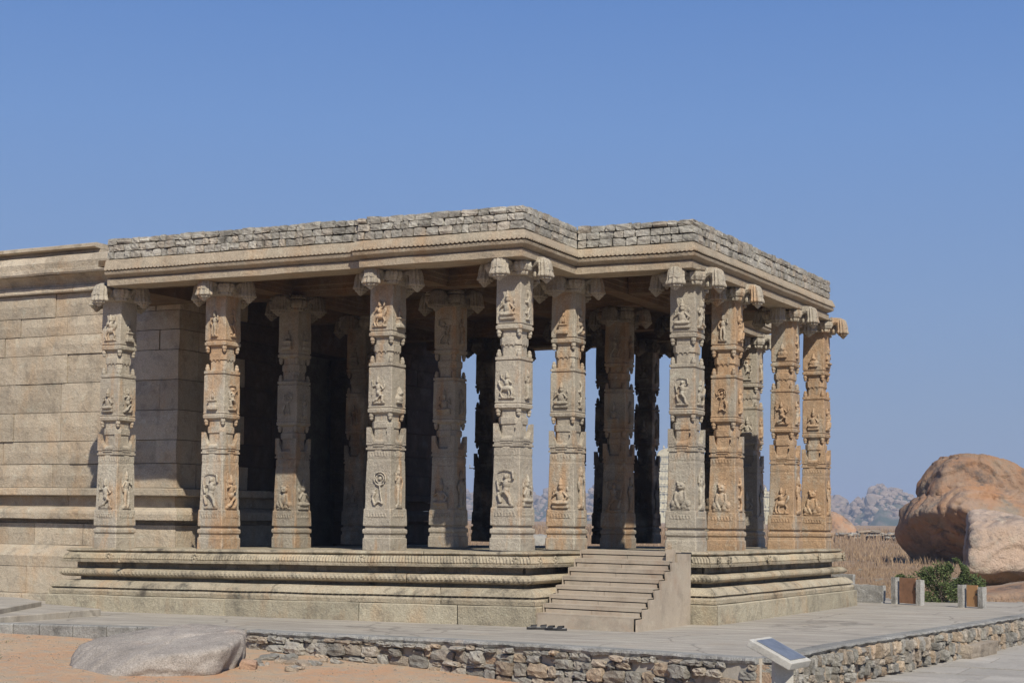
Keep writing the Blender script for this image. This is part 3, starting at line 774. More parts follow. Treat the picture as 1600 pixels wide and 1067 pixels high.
# ---- beams and ceiling
def beam(x0, y0, x1, y1, z0=3.40, z1=3.66, w=0.15, name='beam'):
    d = Vector((x1 - x0, y1 - y0, 0)); L = d.length; d.normalize(); n = Vector((-d.y, d.x, 0))
    mb = MB(); st = max(1, int(L / 0.3)); rings = []
    prof = [(-w * .82, z0), (w * .82, z0), (w * .82, z0 + .06), (w * .9, z0 + .07), (w * .9, z0 + .12), (w, z0 + .14), (w, z1), (-w, z1), (-w, z0 + .14), (-w * .9, z0 + .12), (-w * .9, z0 + .07), (-w * .82, z0 + .06)]
    for k in range(st + 1):
        t = k / st; p = Vector((x0, y0, 0)).lerp(Vector((x1, y1, 0)), t)
        rings.append([H(p + n * (o + .004 * nz((p.x * 2, p.y * 2, z * 9))) + Vector((0, 0, z + .006 * nz((p.x * 1.5, p.y, z)))) ) for o, z in prof])
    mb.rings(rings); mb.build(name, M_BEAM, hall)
g = 0.003
for y, xs in ((0.05, [-5.95, -4.25, -1.74, 0.15]), (1.62, [-5.95, -4.25, -1.95, -0.13]), (4.15, [-5.95, -4.5, -1.9, -0.13]), (6.85, [-5.95, -4.3, -1.8, -0.13]), (8.3, [-5.95, -4.3, -1.7, 0.28])):
    for a, b in zip(xs[:-1], xs[1:]): beam(a + g, y, b - g, y)
for x, ys in ((0.02, [0.22, 1.48, 4.4, 6.75, 8.14]), (-1.86, [0.22, 1.46]), (-1.86, [1.78, 3.99]), (-1.8, [4.31, 6.69]), (-4.3, [0.22, 1.46]), (-4.35, [1.78, 3.99]), (-4.3, [4.31, 6.69])):
    for a, b in zip(ys[:-1], ys[1:]): beam(x, a + g, x, b - g, 3.403, 3.657)
for a, b in ((1.3, 2.94), (2.94, 5.2), (5.2, 6.55)): beam(1.58, a + g, 1.62, b - g, 3.403, 3.657)
for y in (1.50, 3.1, 5.3, 6.45): beam(0.18, y, 1.44, y, 3.401, 3.655)
# ceiling slabs
for i in range(20):
    x0 = -6.05 + i * .315
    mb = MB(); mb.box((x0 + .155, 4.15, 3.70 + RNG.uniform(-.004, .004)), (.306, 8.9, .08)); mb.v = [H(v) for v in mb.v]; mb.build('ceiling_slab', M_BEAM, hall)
for i in range(5):
    x0 = 0.26 + i * .29
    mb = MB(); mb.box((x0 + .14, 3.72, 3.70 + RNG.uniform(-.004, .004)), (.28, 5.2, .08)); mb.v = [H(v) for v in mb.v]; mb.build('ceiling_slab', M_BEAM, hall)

mb = MB(); wing = [(-5.735, -.44), (-5.735, 1.44), (-6.75, 1.44)]
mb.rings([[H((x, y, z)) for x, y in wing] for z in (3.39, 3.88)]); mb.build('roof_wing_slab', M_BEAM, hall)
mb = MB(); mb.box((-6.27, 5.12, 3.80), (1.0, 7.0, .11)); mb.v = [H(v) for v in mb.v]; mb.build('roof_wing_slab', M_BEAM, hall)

# ---- cornice: two-part fascia with scalloped drip
CORN = [(-5.72, -0.50), (-1.86, -0.445), (-1.86, -0.50), (0.33, -0.46), (0.33, 1.00), (1.80, 1.05), (1.97, 6.38), (0.36, 6.45), (0.36, 8.62), (-5.9, 8.62)]
def cz(x, y, z): return z + (0.006 * max(0, -x) if z > 3.6 else 0.0)
def scal(s, j):
    if j in (7, 8): return (0, 0.018 * (1 - abs(math.sin(math.pi * s / 0.058))) - .004)
    return (0, 0)
cprof = [(-.40, 3.365), (-.05, 3.362), (-.02, 3.365), (-.018, 3.445), (-.045, 3.458), (.035, 3.500), (.044, 3.530), (.012, 3.548), (.056, 3.552), (.050, 3.585), (.022, 3.655), (-.02, 3.668), (-.40, 3.668)]
# j: 0,1,2 fascia bottom; 3 top of fascia; 4 groove; 5..6 roll; 7 scallop lip; 8,9 upper band
for s in range(len(CORN) - 1):
    L = (Vector(CORN[s + 1]) - Vector(CORN[s])).length
    front = s in (0, 1, 2, 3, 4, 5)
    cs = cuts(L, 1.6, 2.7) if L > 3 else [0, 1]
    for a, b in zip(cs[:-1], cs[1:]):
        mb = sweep_piece(CORN, s, a, b, cprof, cz, 0.0145 if front else 0.3, scal if front else None, 0.008, gap=0.003, seed=20 + s)
        mb.v = [H(v) for v in mb.v]
        mb.build('cornice_block', M_CORNICE, hall)

# ---- parapet of small blocks (three courses), joined dark backing behind
par = empty('parapet', (0, 0, 0)); par.parent = hall; par.location = HOFF
prng = random.Random(21)
heights = [(3.672, .098), (3.772, .088), (3.862, .078)]
big_stones = []; rest = MB()
ind_count = 0
for s in range(0, 9):
    A = Vector(CORN[s]); B = Vector(CORN[s + 1]); L = (B - A).length
    if L < .2: continue
    d = (B - A) / L; n = Vector((d.y, -d.x)); rz = math.atan2(d.y, d.x)
    for ci, (zb, h) in enumerate(heights):
        t = 0.0
        while t < L - 0.02:
            w = prng.uniform(.085, .185) if ci < 2 else prng.uniform(.11, .24)
            w = min(w, L - t)
            if L - t - w < .07: w = L - t
            c = A + d * (t + w / 2) + n * (-.085 + prng.uniform(-.012, .010))
            zz = zb + h / 2
            dims = (max(.03, w - .010), .17, h - .010 + prng.uniform(-.006, .008) + (prng.uniform(-.01, .02) if ci == 2 else 0))
            z_w = cz(c.x, c.y, zz)
            vis = s in (0, 2, 3, 4) or (s == 5)
            if vis and ind_count < 298 and not (s == 5 and t > 4.2):
                put_stone('stone', P_PARAPET, par, (c.x, c.y, z_w), dims, rz, prng, 0.03); ind_count += 1
            else:
                me = prng.choice(P_PARAPET); R = Matrix.Rotation(rz, 3, 'Z')
                rest.add([R @ Vector((v.co.x * dims[0], v.co.y * dims[1], v.co.z * dims[2])) + Vector((c.x, c.y, z_w)) for v in me.vertices], [list(p.vertices) for p in me.polygons])
            t += w
ro = rest.build('parapet_stones', M_PARAPET, par); ro['kind'] = 'stuff'
mb = MB()
CI = [offset_pts(CORN, i, -.06) for i in range(len(CORN))]; CJ = [offset_pts(CORN, i, -.16) for i in range(len(CORN))]
for s in range(9):
    if (Vector(CORN[s + 1]) - Vector(CORN[s])).length < .2: continue
    a, b, c2, d2 = CI[s], CI[s + 1], CJ[s + 1], CJ[s]
    mb.rings([[(p.x, p.y, z) for p in (a, b, c2, d2)] for z in (3.675, 3.915)])
mb.build('parapet_mortar', M_MORTAR, par)
# roof fill between the parapets
mb = MB(); mb.box((-2.8, 4.1, 3.79), (5.9, 8.8, .08)); mb.box((0.92, 3.7, 3.79), (1.3, 4.8, .078)); mb.v = [H(v) for v in mb.v]; mb.build('roof_slab', M_MORTAR, hall)

# ================================================================== TEMPLE WALL (left)
wall = empty('temple_wall', (-8, 1.5, -0.9))
tag(wall, 'tall temple wall of large tan granite blocks with moulded base, left of the pillared hall', 'temple wall')
def W(p): return (p[0] + 8, p[1] - 1.5, p[2] + .9)
WX0, WX1, WY = -16.0, -6.15, 1.5
rows = [.775, 1.125, 1.465, 1.895, 2.33, 2.76, 3.05, 3.33, 3.68]
wr = random.Random(5)
def block(x0, x1, z0, z1, y, parent, mat, depth=.5, face='front', tilt0=0.0, tilt1=0.0):
    """ashlar block with a slightly uneven front face and eased edges"""
    g = .0045; x0 += .007; x1 -= .007; z0 += g; z1 -= g
    nx = max(2, int((x1 - x0) / .18)); nzz = max(2, int((z1 - z0) / .16)); v = []; f = []
    pr = wr.uniform(-.014, .014)
    for j in range(nzz + 1):
        for i in range(nx + 1):
            x = x0 + (x1 - x0) * i / nx; z = z0 + (z1 - z0) * j / nzz
            edge = (i in (0, nx)) or (j in (0, nzz))
            yy = y + pr + .016 * nz((x * 2.6, z * 2.6, y + 3)) + (.016 if edge else 0)
            v.append((x, yy, z + .006 * nz((x * 1.3, 7, z)) + (tilt0 if j == 0 else tilt1 if j == nzz else 0) * 0))
    for j in range(nzz):
        for i in range(nx):
            a = j * (nx + 1) + i; f.append([a, a + 1, a + nx + 2, a + nx + 1])
    b = len(v); border = [i for i in range(nx + 1)] + [(j * (nx + 1) + nx) for j in range(1, nzz + 1)] + [nzz * (nx + 1) + i for i in range(nx - 1, -1, -1)] + [j * (nx + 1) for j in range(nzz - 1, 0, -1)]
    for q in border: v.append((v[q][0], y + depth, v[q][2]))
    m = len(border)
    for k in range(m): f.append([border[k], b + k, b + (k + 1) % m, border[(k + 1) % m]])
    f.append([b + k for k in range(m)])
    if face == 'front': vv = [W(p) for p in v]
    else: vv = [W((WX1 - (p[1] - WY), p[0], p[2])) for p in v]     # side face, looks towards +x
    return link_obj('block', mesh_py('ashlar', vv, f), mat, parent)
for r in range(len(rows) - 1):
    x = WX1
    first = True
    while x > -11.3:
        w = wr.uniform(.28, .45) if first and r % 2 else wr.uniform(.75, 1.35)
        first = False
        block(x - w, x, rows[r], rows[r + 1], WY, wall, M_WALL, .45); x -= w
    y = WY + .46
    while y < 4.4:
        w = min(wr.uniform(.7, 1.3), 4.5 - y)
        block(y, y + w, rows[r], rows[r + 1], WY, wall, M_WALL if y < 2.3 else M_INNERWALL, .4, 'side'); y += w  # further inside, the copy with shade in its colour takes over
    y = 6.0
    while y < 9.2:
        w = min(wr.uniform(.7, 1.3), 9.4 - y)
        if 9.4 - y - w < .35: w = 9.4 - y
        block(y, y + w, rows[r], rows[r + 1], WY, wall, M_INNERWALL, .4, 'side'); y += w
# lintel over the dark doorway in the side face
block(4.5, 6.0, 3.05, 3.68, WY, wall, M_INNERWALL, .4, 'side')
# mouldings of the wall: path along front, round the corner, along the side
WPATH = [(-11.4, WY), (WX1, WY), (WX1, 4.5)]
WPATH2 = [(WX1, 6.0), (WX1, 9.4)]
def wcourse(prof, path, lo, hi, nm='moulding_block', mat=M_WALL, seed=0):
    for s in range(len(path) - 1):
        L = (Vector(path[s + 1]) - Vector(path[s])).length
        cs = cuts(L, lo, hi, wr)
        for a, b in zip(cs[:-1], cs[1:]):
            mb = sweep_piece(path, s, a, b, prof, lambda x, y, z: z, .2, None, .007, .003, seed=40 + seed + s)
            mb.v = [W(v) for v in mb.v]; mb.build(nm, mat, wall)
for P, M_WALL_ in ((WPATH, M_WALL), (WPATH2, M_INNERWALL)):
    wcourse([(-.3, .655), (.10, .655), (.115, .67), (.11, .755), (.09, .77), (-.3, .77)], P, 1.4, 2.3, 'moulding_block', M_WALL_, seed=1)
    wcourse([(-.3, .50), (-.02, .50), (-.02, .65), (-.3, .65)], P, 1.4, 2.3, 'moulding_block', M_WALL_, seed=2)
    wcourse([(-.3, .315), (.19, .315), (.195, .40), (.185, .435), (.13, .47), (.06, .495), (-.3, .495)], P, 1.5, 2.6, 'moulding_block', M_WALL_, seed=3)
    wcourse([(-.3, .25), (.0, .25), (.0, .31), (-.3, .31)], P, 1.5, 2.6, 'moulding_block', M_WALL_, seed=4)
    wcourse([(-.3, -.07), (.08, -.07), (.085, .10), (.08, .245), (-.3, .245)], P, .9, 1.6, 'moulding_block', M_WALL_, seed=5)
    wcourse([(-.3, -.385), (.30, -.385), (.305, -.23), (.28, -.20), (.20, -.13), (.12, -.075), (-.3, -.075)], P, 1.4, 2.2, 'moulding_block', M_WALL_, seed=6)
    wcourse([(-.3, -.775), (.31, -.775), (.315, -.60), (.31, -.39), (-.3, -.39)], P, .9, 1.7, 'moulding_block', M_WALL_, seed=7)
    wcourse([(-.3, -1.05), (.40, -1.05), (.405, -.80), (.40, -.78), (-.3, -.78)], P, 1.9, 2.6, 'moulding_block', M_WALL_, seed=8)
# upper parts only along the front
UP = [(-11.4, WY), (-5.95, WY)]
wcourse([(-.3, 3.685), (.05, 3.685), (.06, 3.70), (.055, 3.77), (-.3, 3.77)], UP, 1.3, 2.1, seed=9)
wcourse([(-.3, 3.775), (.02, 3.775), (.02, 3.82), (.08, 3.88), (.17, 3.93), (-.3, 3.93)], UP, 1.6, 2.5, seed=10)
def bead(s, j):
    return (.010 if j in (3, 4) and (s % .82) < .6 else 0, 0)
for s in range(1):
    L = 5.45; cs = cuts(L, .75, 1.1, wr)
    for a, b in zip(cs[:-1], cs[1:]):
        mb = sweep_piece(UP, 0, a, b, [(-.3, 3.935), (.22, 3.935), (.235, 3.96), (.225, 4.00), (.225, 4.01), (.20, 4.02), (.21, 4.11), (.16, 4.20), (.08, 4.235), (-.3, 4.235)], lambda x, y, z: z, .06, bead, .012, .003, seed=60)
        mb.v = [W(v) for v in mb.v]; mb.build('eave_block', M_WALL, wall)
UP2 = [(-11.4, WY), (-7.62, WY)]
wcourse([(-.3, 4.24), (.03, 4.24), (.03, 4.30), (-.3, 4.30)], UP2, 1.6, 2.5, seed=12)
wcourse([(-.3, 4.305), (.10, 4.305), (.16, 4.32), (.16, 4.365), (.12, 4.38), (-.3, 4.38)], UP2, 1.8, 2.8, 'coping_slab', seed=13)
# core of the wall: a solid behind the facing
mb = MB(); mb.box((-8.9, 5.7, 1.7), (4.5, 7.3, 5.2)); mb.v = [W(v) for v in mb.v]; mb.build('wall_core', M_MORTAR, wall)

# ================================================================== STAIR
stair = empty('entrance_stair', (1.25, -0.1, ter_z(1.25, -.1)))
tag(stair, 'beige board stair with eight steps climbing to the hall floor', 'stair')
SO = Vector((1.25, -0.1, ter_z(1.25, -.1)))
def S(p): return (p[0] - SO.x, p[1] - SO.y, p[2] - SO.z)
NS = 8; sx0, sx1 = 0.63, 1.85
sk = -0.17     # steps run slightly skewed to the hall front
ybase = -0.60; run = 0.163; z0 = ter_z(1.2, -.6) - .01; ztop = 0.045
first = 0.155; rise = (ztop - z0 - first) / (NS - 1)
def sy(x, y): return y + sk * (x - sx0) / (sx1 - sx0)
def prism_xy(pts, za, zb, nm, mat):
    mb = MB(); mb.rings([[S((x, y, za)) for x, y in pts], [S((x, y, zb)) for x, y in pts]]); return mb.build(nm, mat, stair)
for k in range(NS):
    zt = z0 + first + rise * k; y0 = ybase + run * k; y1 = y0 + run + .05
    zb = z0 - .02 if k == 0 else zt - rise
    if k == 0:
        prism_xy([(sx0, sy(sx0, y0)), (sx1 - .02, sy(sx1, y0)), (sx1 - .02, sy(sx1, y0) + .02), (sx0, sy(sx0, y0) + .02)], zb, zt - .004, 'riser', M_STAIR)
    else:
        # upper lip board, dark slot, lower board
        prism_xy([(sx0, sy(sx0, y0)), (sx1, sy(sx1, y0)), (sx1, sy(sx1, y0) + .02), (sx0, sy(sx0, y0) + .02)], zt - .036, zt - .004, 'riser', M_STAIR)
        xm = (sx0 + sx1) / 2
        for xa, xb in ((sx0 + .015, xm - .003), (xm + .003, sx1 - .02)):
            prism_xy([(xa, sy(xa, y0) + .008), (xb, sy(xb, y0) + .008), (xb, sy(xb, y0) + .022), (xa, sy(xa, y0) + .022)], zb + .001, zt - .048, 'riser', M_STAIR)
    prism_xy([(sx0, sy(sx0, y0) + .001), (sx1 + (0 if k else -.02), sy(sx1, y0) + .001), (sx1, sy(sx1, y1)), (sx0, sy(sx0, y1))], zt - .003, zt + .009, 'tread', M_STAIR)
    # dark carcass behind the slots
    prism_xy([(sx0 + .02, sy(sx0, y0) + .026), (sx1 - .03, sy(sx1, y0) + .026), (sx1 - .03, 1.0), (sx0 + .02, 1.0)], zb - .001, zt - .006, 'carcass', M_DARKGAP)
    # left stringer plates
    prism_xy([(sx0 - .018, sy(sx0, y0) + .004), (sx0 - .004, sy(sx0, y0) + .004), (sx0 - .004, .9), (sx0 - .018, .9)], zb + .002, zt + .004, 'side_plate', M_STAIR)
# right side panel, stepped
pts = []
yy0 = ybase + sk
poly = [(yy0 - .015, z0 - .03), (.80, z0 - .03), (.80, ztop - .02)]
for k in range(NS - 1, -1, -1):
    zt = z0 + first + rise * k - .01; y0 = yy0 + run * k
    poly.append((min(.80, y0 + run + (0.01 if k else 0)), zt)) if k < NS - 1 else None
    poly.append((y0 - .012, zt))
mb = MB(); n = len(poly)
va = [S((sx1 + .012, y, z)) for y, z in poly]; vb = [S((sx1 + .035, y, z)) for y, z in poly]
mb.add(va + vb, [list(range(n))[::-1], [n + i for i in range(n)]] + [[i, (i + 1) % n, n + (i + 1) % n, n + i] for i in range(n)])
mb.build('side_panel', M_STAIR, stair)
mb = MB(); mb.box(S((sx1 - .035, yy0 + run * 7 - .02, ztop - .04)), (.09, .07, .15)); mb.build('newel_block', M_STAIR, stair)

# ================================================================== RETAINING WALL
rw = empty('retaining_wall', (1.2, -2.9, -1.2))
tag(rw, 'low dry rubble retaining wall of grey and brown stones under the terrace edge', 'rubble wall')
RO = Vector((1.2, -2.9, -1.2))
def RWp(p): return (p[0] - RO.x, p[1] - RO.y, p[2] - RO.z)
rr_ = random.Random(17)
def wall_line(pts, out=.10):
    res = []
    for a, b in zip(pts[:-1], pts[1:]):
        A = Vector(a); B = Vector(b); L = (B - A).length; d = (B - A) / L
        res.append((A, d, L))
    return res
def at_len(pts, s):
    for a, b in zip(pts[:-1], pts[1:]):
        A = Vector(a); B = Vector(b); L = (B - A).length; d = (B - A) / L
        if s <= L: return A + d * s, d
        s -= L
    return B, d
FR = [(-1.70, -2.69), (-0.86, -2.80), (0.76, -2.82), (1.87, -2.98), (2.91, -3.20), (4.05, -3.46)]
SD = [(4.16, -3.40), (4.20, -1.65), (4.38, 0.08), (4.62, 2.2), (4.90, 5.2), (5.3, 8.8)]
def tot(p): return sum((Vector(b) - Vector(a)).length for a, b in zip(p[:-1], p[1:]))
def fill_wall(pts, span, layouts, pl, gap_p, depth_lim):
    L = tot(pts); s0 = 0.0
    while s0 < L - .05:
        sl = min(rr_.uniform(*span), L - s0); lay = rr_.choice(layouts); z = -.045
        for (h0, wlo, whi) in lay:
            s = s0
            while s < s0 + sl - .03:
                w = min(rr_.uniform(wlo, whi), s0 + sl - s + .02); h = h0 * rr_.uniform(.80, 1.02)
                c, d = at_len(pts, s + w / 2); n = Vector((d.y, -d.x))
                zt = ter_z(c.x, c.y) + z
                gz = ground_z(c.x + n.x * .1, c.y + n.y * .1)
                if zt - h * .35 > gz and rr_.random() > (gap_p * (2.2 if z > -.1 else 1)):
                    cc = c + n * (rr_.uniform(-.055, .01) - .02)
                    put_stone('stone', pl, rw, RWp((cc.x, cc.y, zt - h0 / 2 + rr_.uniform(-.008, .008))), (w * rr_.uniform(.86, .98), rr_.uniform(.16, .24), h), math.atan2(d.y, d.x), rr_, .10)
                s += w
            z -= h0
        s0 += sl
fill_wall(FR, (.35, .8), [[(.05, .07, .15), (.075, .09, .2), (.13, .12, .26), (.10, .10, .24), (.1, .1, .25)],
                      [(.06, .06, .12), (.045, .12, .34), (.16, .15, .32), (.10, .12, .25), (.1, .1, .2)],
                      [(.07, .08, .16), (.10, .12, .22), (.07, .08, .15), (.13, .14, .28), (.1, .1, .2)],
                      [(.04, .08, .2), (.12, .14, .28), (.05, .1, .25), (.12, .1, .22), (.1, .1, .2)]], P_RUBBLE, .075, 0)
fill_wall(SD, (.3, .7), [[(.11, .05, .10), (.13, .07, .14), (.1, .06, .15)], [(.08, .06, .12), (.08, .06, .12), (.14, .07, .15)], [(.14, .05, .11), (.07, .06, .14), (.1, .08, .15)]], P_SIDE, .04, 0)
# cap stones: thin rough slabs along the edge
def caps(pts, lo, hi, th, mat):
    L = tot(pts); s = 0.0
    while s < L - .03:
        w = min(rr_.uniform(lo, hi), L - s)
        if L - s - w < lo * .5: w = L - s
        m = max(2, int(w / .04)); rings = []
        for k in range(m + 1):
            ss = s + .004 + (w - .008) * k / m
            c, d = at_len(pts, min(ss, L - 1e-4)); n = Vector((d.y, -d.x))
            o = .035 + .022 * nz((c.x * 7, c.y * 7, 1)) + .014 * nz((c.x * 21, c.y * 21, 2))
            zt = ter_z(c.x, c.y) + .005
            t2 = th * (1 + .45 * nz((c.x * 6, c.y * 6, 5)) + .25 * nz((c.x * 23, c.y * 23, 5)))
            q = lambda oo, z: RWp((c.x + n.x * oo, c.y + n.y * oo, z))
            rings.append([q(-.14, zt - t2), q(o - .012, zt - t2), q(o + .004, zt - t2 * .5), q(o - .006, zt - .006), q(o - .02, zt), q(-.14, zt)])
        mb = MB(); mb.rings(rings); mb.build('cap_stone', mat, rw)
        s += w
caps(FR, .35, .95, .052, M_CAP)
caps(SD, .4, 1.1, .040, M_CAP)
# packing behind the stones
for pts in (FR, SD):
    mb = MB(); rings = []
    L = tot(pts); m = int(L / .12)
    for k in range(m + 1):
        c, d = at_len(pts, min(L * k / m, L - 1e-4)); n = Vector((d.y, -d.x))
        ring = []
        for o, z in ((-.3, -.62), (.0, -.62), (.01, -.40), (-.01, -.25), (.0, -.15), (-.02, -.052), (-.3, -.052)):
            oo = o + (.025 * nz((c.x * 5, c.y * 5, z * 12)) if o > -.2 else 0)
            ring.append(RWp((c.x + n.x * oo, c.y + n.y * oo, ter_z(c.x, c.y) + z)))
        rings.append(ring)
    mb.rings(rings); mb.build('earth_packing', M_EARTH_BACK, rw)

# kerb stones at the left end of the terrace
KB = [(-7.5, -3.27), (-4.67, -3.26), (-3.99, -3.11), (-3.21, -2.99), (-1.78, -2.70)]
kerb = empty('terrace_kerb', (-3.4, -3.1, -.85)); tag(kerb, 'row of pale grey cut kerb stones along the red soil, behind the flat boulder', 'kerb')
L = tot(KB); s = 1.0
while s < L - .1:
    w = min(rr_.uniform(.26, .48), L - s); rings = []
    m = 4
    for k in range(m + 1):
        c, d = at_len(KB, min(s + .006 + (w - .012) * k / m, L - 1e-4)); n = Vector((d.y, -d.x))
        zt = ter_z(c.x, c.y) + .007
        rings.append([(c.x + n.x * o + 3.4, c.y + n.y * o + 3.1, z + .85) for o, z in ((-.12, -1.05), (.03, -1.05), (.03 + .006 * nz((c.x * 9, c.y * 9, 0)), zt - .012), (.018, zt), (-.12, zt))])
    mb = MB(); mb.rings(rings); mb.build('kerb_stone', M_CAP, kerb); s += w

# broad shallow slab steps at the far left
def slab_step(nm, poly, z0_, z1_, mat, label):
    mb = MB(); c = (sum(p[0] for p in poly) / len(poly), sum(p[1] for p in poly) / len(poly))
    mb.rings([[(x - c[0], y - c[1], 0) for x, y in poly], [(x - c[0], y - c[1], z1_ - z0_ - .008) for x, y in poly], [(x - c[0] + (c[0] - x) * .004, y - c[1] + (c[1] - y) * .004, z1_ - z0_) for x, y in poly]])
    o = mb.build(nm, mat, None, (c[0], c[1], z0_)); tag(o, label, 'stone step'); return o
slab_step('stone_step', [(-4.74, -3.15), (-4.80, -2.3), (-4.87, -1.40), (-6.6, -.9), (-9.6, -.9), (-9.6, -3.3)], -.90, -.745, M_TERRACE, 'wide shallow grey slab step at the left end of the terrace, lower of two')
slab_step('stone_step', [(-5.02, -2.95), (-5.45, -2.1), (-5.78, -1.45), (-6.6, -1.0), (-9.5, -1.0), (-9.5, -3.2)], -.743, -.685, M_TERRACE, 'thin wedge-shaped slab step lying on the wider step, upper of two')

# ================================================================== LOWER PAVING (right)
pav = empty('stone_paving', (6, 0, -1.12)); tag(pav, kind='structure')
pr_ = random.Random(9)
y = -7.5
while y < 10:
    dy = pr_.uniform(.45, .8); x = 4.0 + pr_.uniform(-.3, 0)
    while x < 10.5:
        dx = pr_.uniform(.7, 1.6)
        g = .005; zz = pr_.uniform(-.006, .006)
        mb = MB()
        co = [(x + g, y + g), (x + dx - g, y + g), (x + dx - g, y + dy - g), (x + g, y + dy - g)]
        co = [(a + .02 * nz((a * 3, b * 3, 1)), b + .02 * nz((a * 3, b * 3, 6))) for a, b in co]
        lim = 4.25 + max(0, y + 1.6) * .08
        if x + dx > lim:
            mb.rings([[(a - 6, b, -.06) for a, b in co], [(a - 6, b, zz) for a, b in co]]); mb.build('paving_slab', M_PAVING, pav)
        x += dx
    y += dy

# block lying against the side wall
P_BLOCK = make_stone_mesh(77, 5, .08, .06); P_BLOCK.materials.append(M_RUBBLE)
o = link_obj('loose_step_block', P_BLOCK, None, None, (4.66, 2.62, -1.045)); o.scale = (.34, 1.0, .16); o.rotation_euler = (0, 0, -.12)
tag(o, 'long grey stone block on the lower paving against the side of the rubble wall', 'stone block')

# ================================================================== BOULDERS
def boulder_mesh(seed, planes, p=9.0, sub=5, rough=.05, mat=None, crack=0.0):
    """rock given by face planes (normal, distance), softly rounded, with noise relief"""
    bm = bmesh.new(); bmesh.ops.create_icosphere(bm, subdivisions=sub, radius=1.0)
    pl = [(Vector(n).normalized(), h) for n, h in planes]
    off = Vector((seed * 3.17, seed * 1.91, seed * 7.7))
    for v in bm.verts:
        d = v.co.normalized(); s = 0.0
        for n, h in pl:
            q = d.dot(n) / h
            if q > 0: s += q ** p
        r = s ** (-1.0 / p)
        q = d * r
        sc_ = 1.0 / max(.35, min(2.0, pl[0][1]))
        k = noise.fractal(q * 0.6 * sc_ + off, 1.0, 2.1, 3) * rough * 1.2
        rg_ = 1 - abs(noise.noise(q * 1.1 * sc_ + off * 1.3)) * 2
        k -= max(0, rg_ - .80) * rough * 2.2
        k += noise.fractal(q * 3.2 * sc_ + off, .8, 2.2, 5) * rough * .38
        tq = noise.noise(q * .75 * sc_ + off * 3.1) * 5.0 + q.z * 1.6 / max(.4, pl[0][1])
        fr = tq - math.floor(tq); k += rough * .9 * (smooth01(fr / .10) - fr)
        if crack:
            cv = noise.noise(q * 0.9 + off * 2)
            k -= crack * math.exp(-(cv / 0.013) ** 2)
            cv2 = noise.noise(q * 1.7 + off * 5); k -= crack * .5 * math.exp(-(cv2 / 0.010) ** 2)
        v.co = d * (r + k)
    me = bpy.data.meshes.new('boulder'); bm.to_mesh(me); bm.free()
    me.polygons.foreach_set('use_smooth', [True] * len(me.polygons))
    if mat: me.materials.append(mat)
    return me
R1 = Vector((math.cos(-YAW), math.sin(-YAW), 0))   # lateral direction of the boulder group (its long side)
ang = -YAW
def place_boulder(me, loc, label, rz=ang, nm='boulder'):
    o = link_obj(nm, me, None, None, loc); o.rotation_euler = (0, 0, rz); tag(o, label, 'boulder'); return o
# in local axes: x along the long side, -y faces the hall side, z up
me = boulder_mesh(1, [((-1, 0, .15), 2.05), ((-.65, -.45, -.75), 1.12), ((.05, -.62, -.92), 1.10), ((0, -1, .18), 1.75), ((.1, -.5, .85), .98), ((-.55, -.2, .80), 1.22), ((.4, -.1, .90), 1.15), ((1, 0, 0), 2.6), ((0, 1, 0), 1.8), ((0, 0, -1), 1.6), ((0, .5, .8), 1.1)], 16, 6, .14, M_BOULDER, .10)
place_boulder(me, (-0.12, 30.6, .50), 'huge orange-brown boulder with a dark undercut hollow, largest of the rocks on the right')
me = boulder_mesh(4, [((-1, 0, .1), 1.52), ((-.7, 0, .7), 1.22), ((0, -1, .3), 1.2), ((0, 0, 1), .90), ((.35, 0, .93), .92), ((.8, 0, .5), 1.55), ((1, 0, -.1), 1.65), ((0, 1, 0), 1.3), ((0, 0, -1), .9)], 9, 6, .11, M_BOULDER, .09)
place_boulder(me, (-0.55, 31.6, 1.45), 'rounded boulder capping the huge one, highest rock against the sky')
me = boulder_mesh(8, [((-1, .25, .1), .80), ((-.40, -.1, -.9), .78), ((0, -1, .25), .9), ((-.15, -.2, 1), .78), ((.25, -.1, 1), .80), ((1, 0, 0), 1.7), ((0, 1, 0), 1.0), ((.05, -.35, -.9), .58)], 15, 6, .06, M_BOULDER2, .03)
place_boulder(me, (2.98, 15.70, -.27), 'pinkish flat-faced boulder at the right edge, in front of the huge one')
me = boulder_mesh(12, [((-1, 0, .3), 1.5), ((0, -1, .4), 1.1), ((0, 0, 1), 1.45), ((.7, 0, .7), 1.2), ((1, 0, .2), 1.4), ((0, 1, 0), 1), ((0, 0, -1), 1)], 7, 4, .08, M_BOULDER)
place_boulder(me, (-21.3, 92.8, -.5), 'distant smooth pink boulder in the dry grass just right of the last column')
me = boulder_mesh(15, [((-1, 0, .4), .5), ((0, -1, .5), .4), ((0, 0, 1), .32), ((1, 0, .3), .5), ((0, 1, 0), .5), ((0, 0, -1), .5)], 6, 3, .05, M_RUBBLE)
place_boulder(me, (-18.4, 38.2, -.6), 'pale rounded rock in the field, seen between the corner column and the next', nm='boulder')
me = boulder_mesh(16, [((-1, 0, .2), .30), ((0, -1, .3), .3), ((-.1, 0, 1), .15), ((1, 0, .3), .3), ((0, 1, 0), .3), ((0, 0, -1), .2)], 9, 3, .03, M_FENCE)
place_boulder(me, (-11.5, 24.9, -.62), 'flat white-topped rock in the field behind the corner column', nm='boulder')
me = boulder_mesh(19, [((-1, 0, .5), 1.2), ((0, -1, .5), .7), ((-.15, 0, 1), .22), ((.1, -.2, 1), .24), ((1, 0, .3), 1.6), ((0, 1, 0), 1.2), ((0, 0, -1), .3)], 12, 5, .05, M_BOULDER)
place_boulder(me, (3.75, 13.0, -.93), 'low orange rock outcrop on the ground under the pinkish boulder', nm='rock_outcrop')
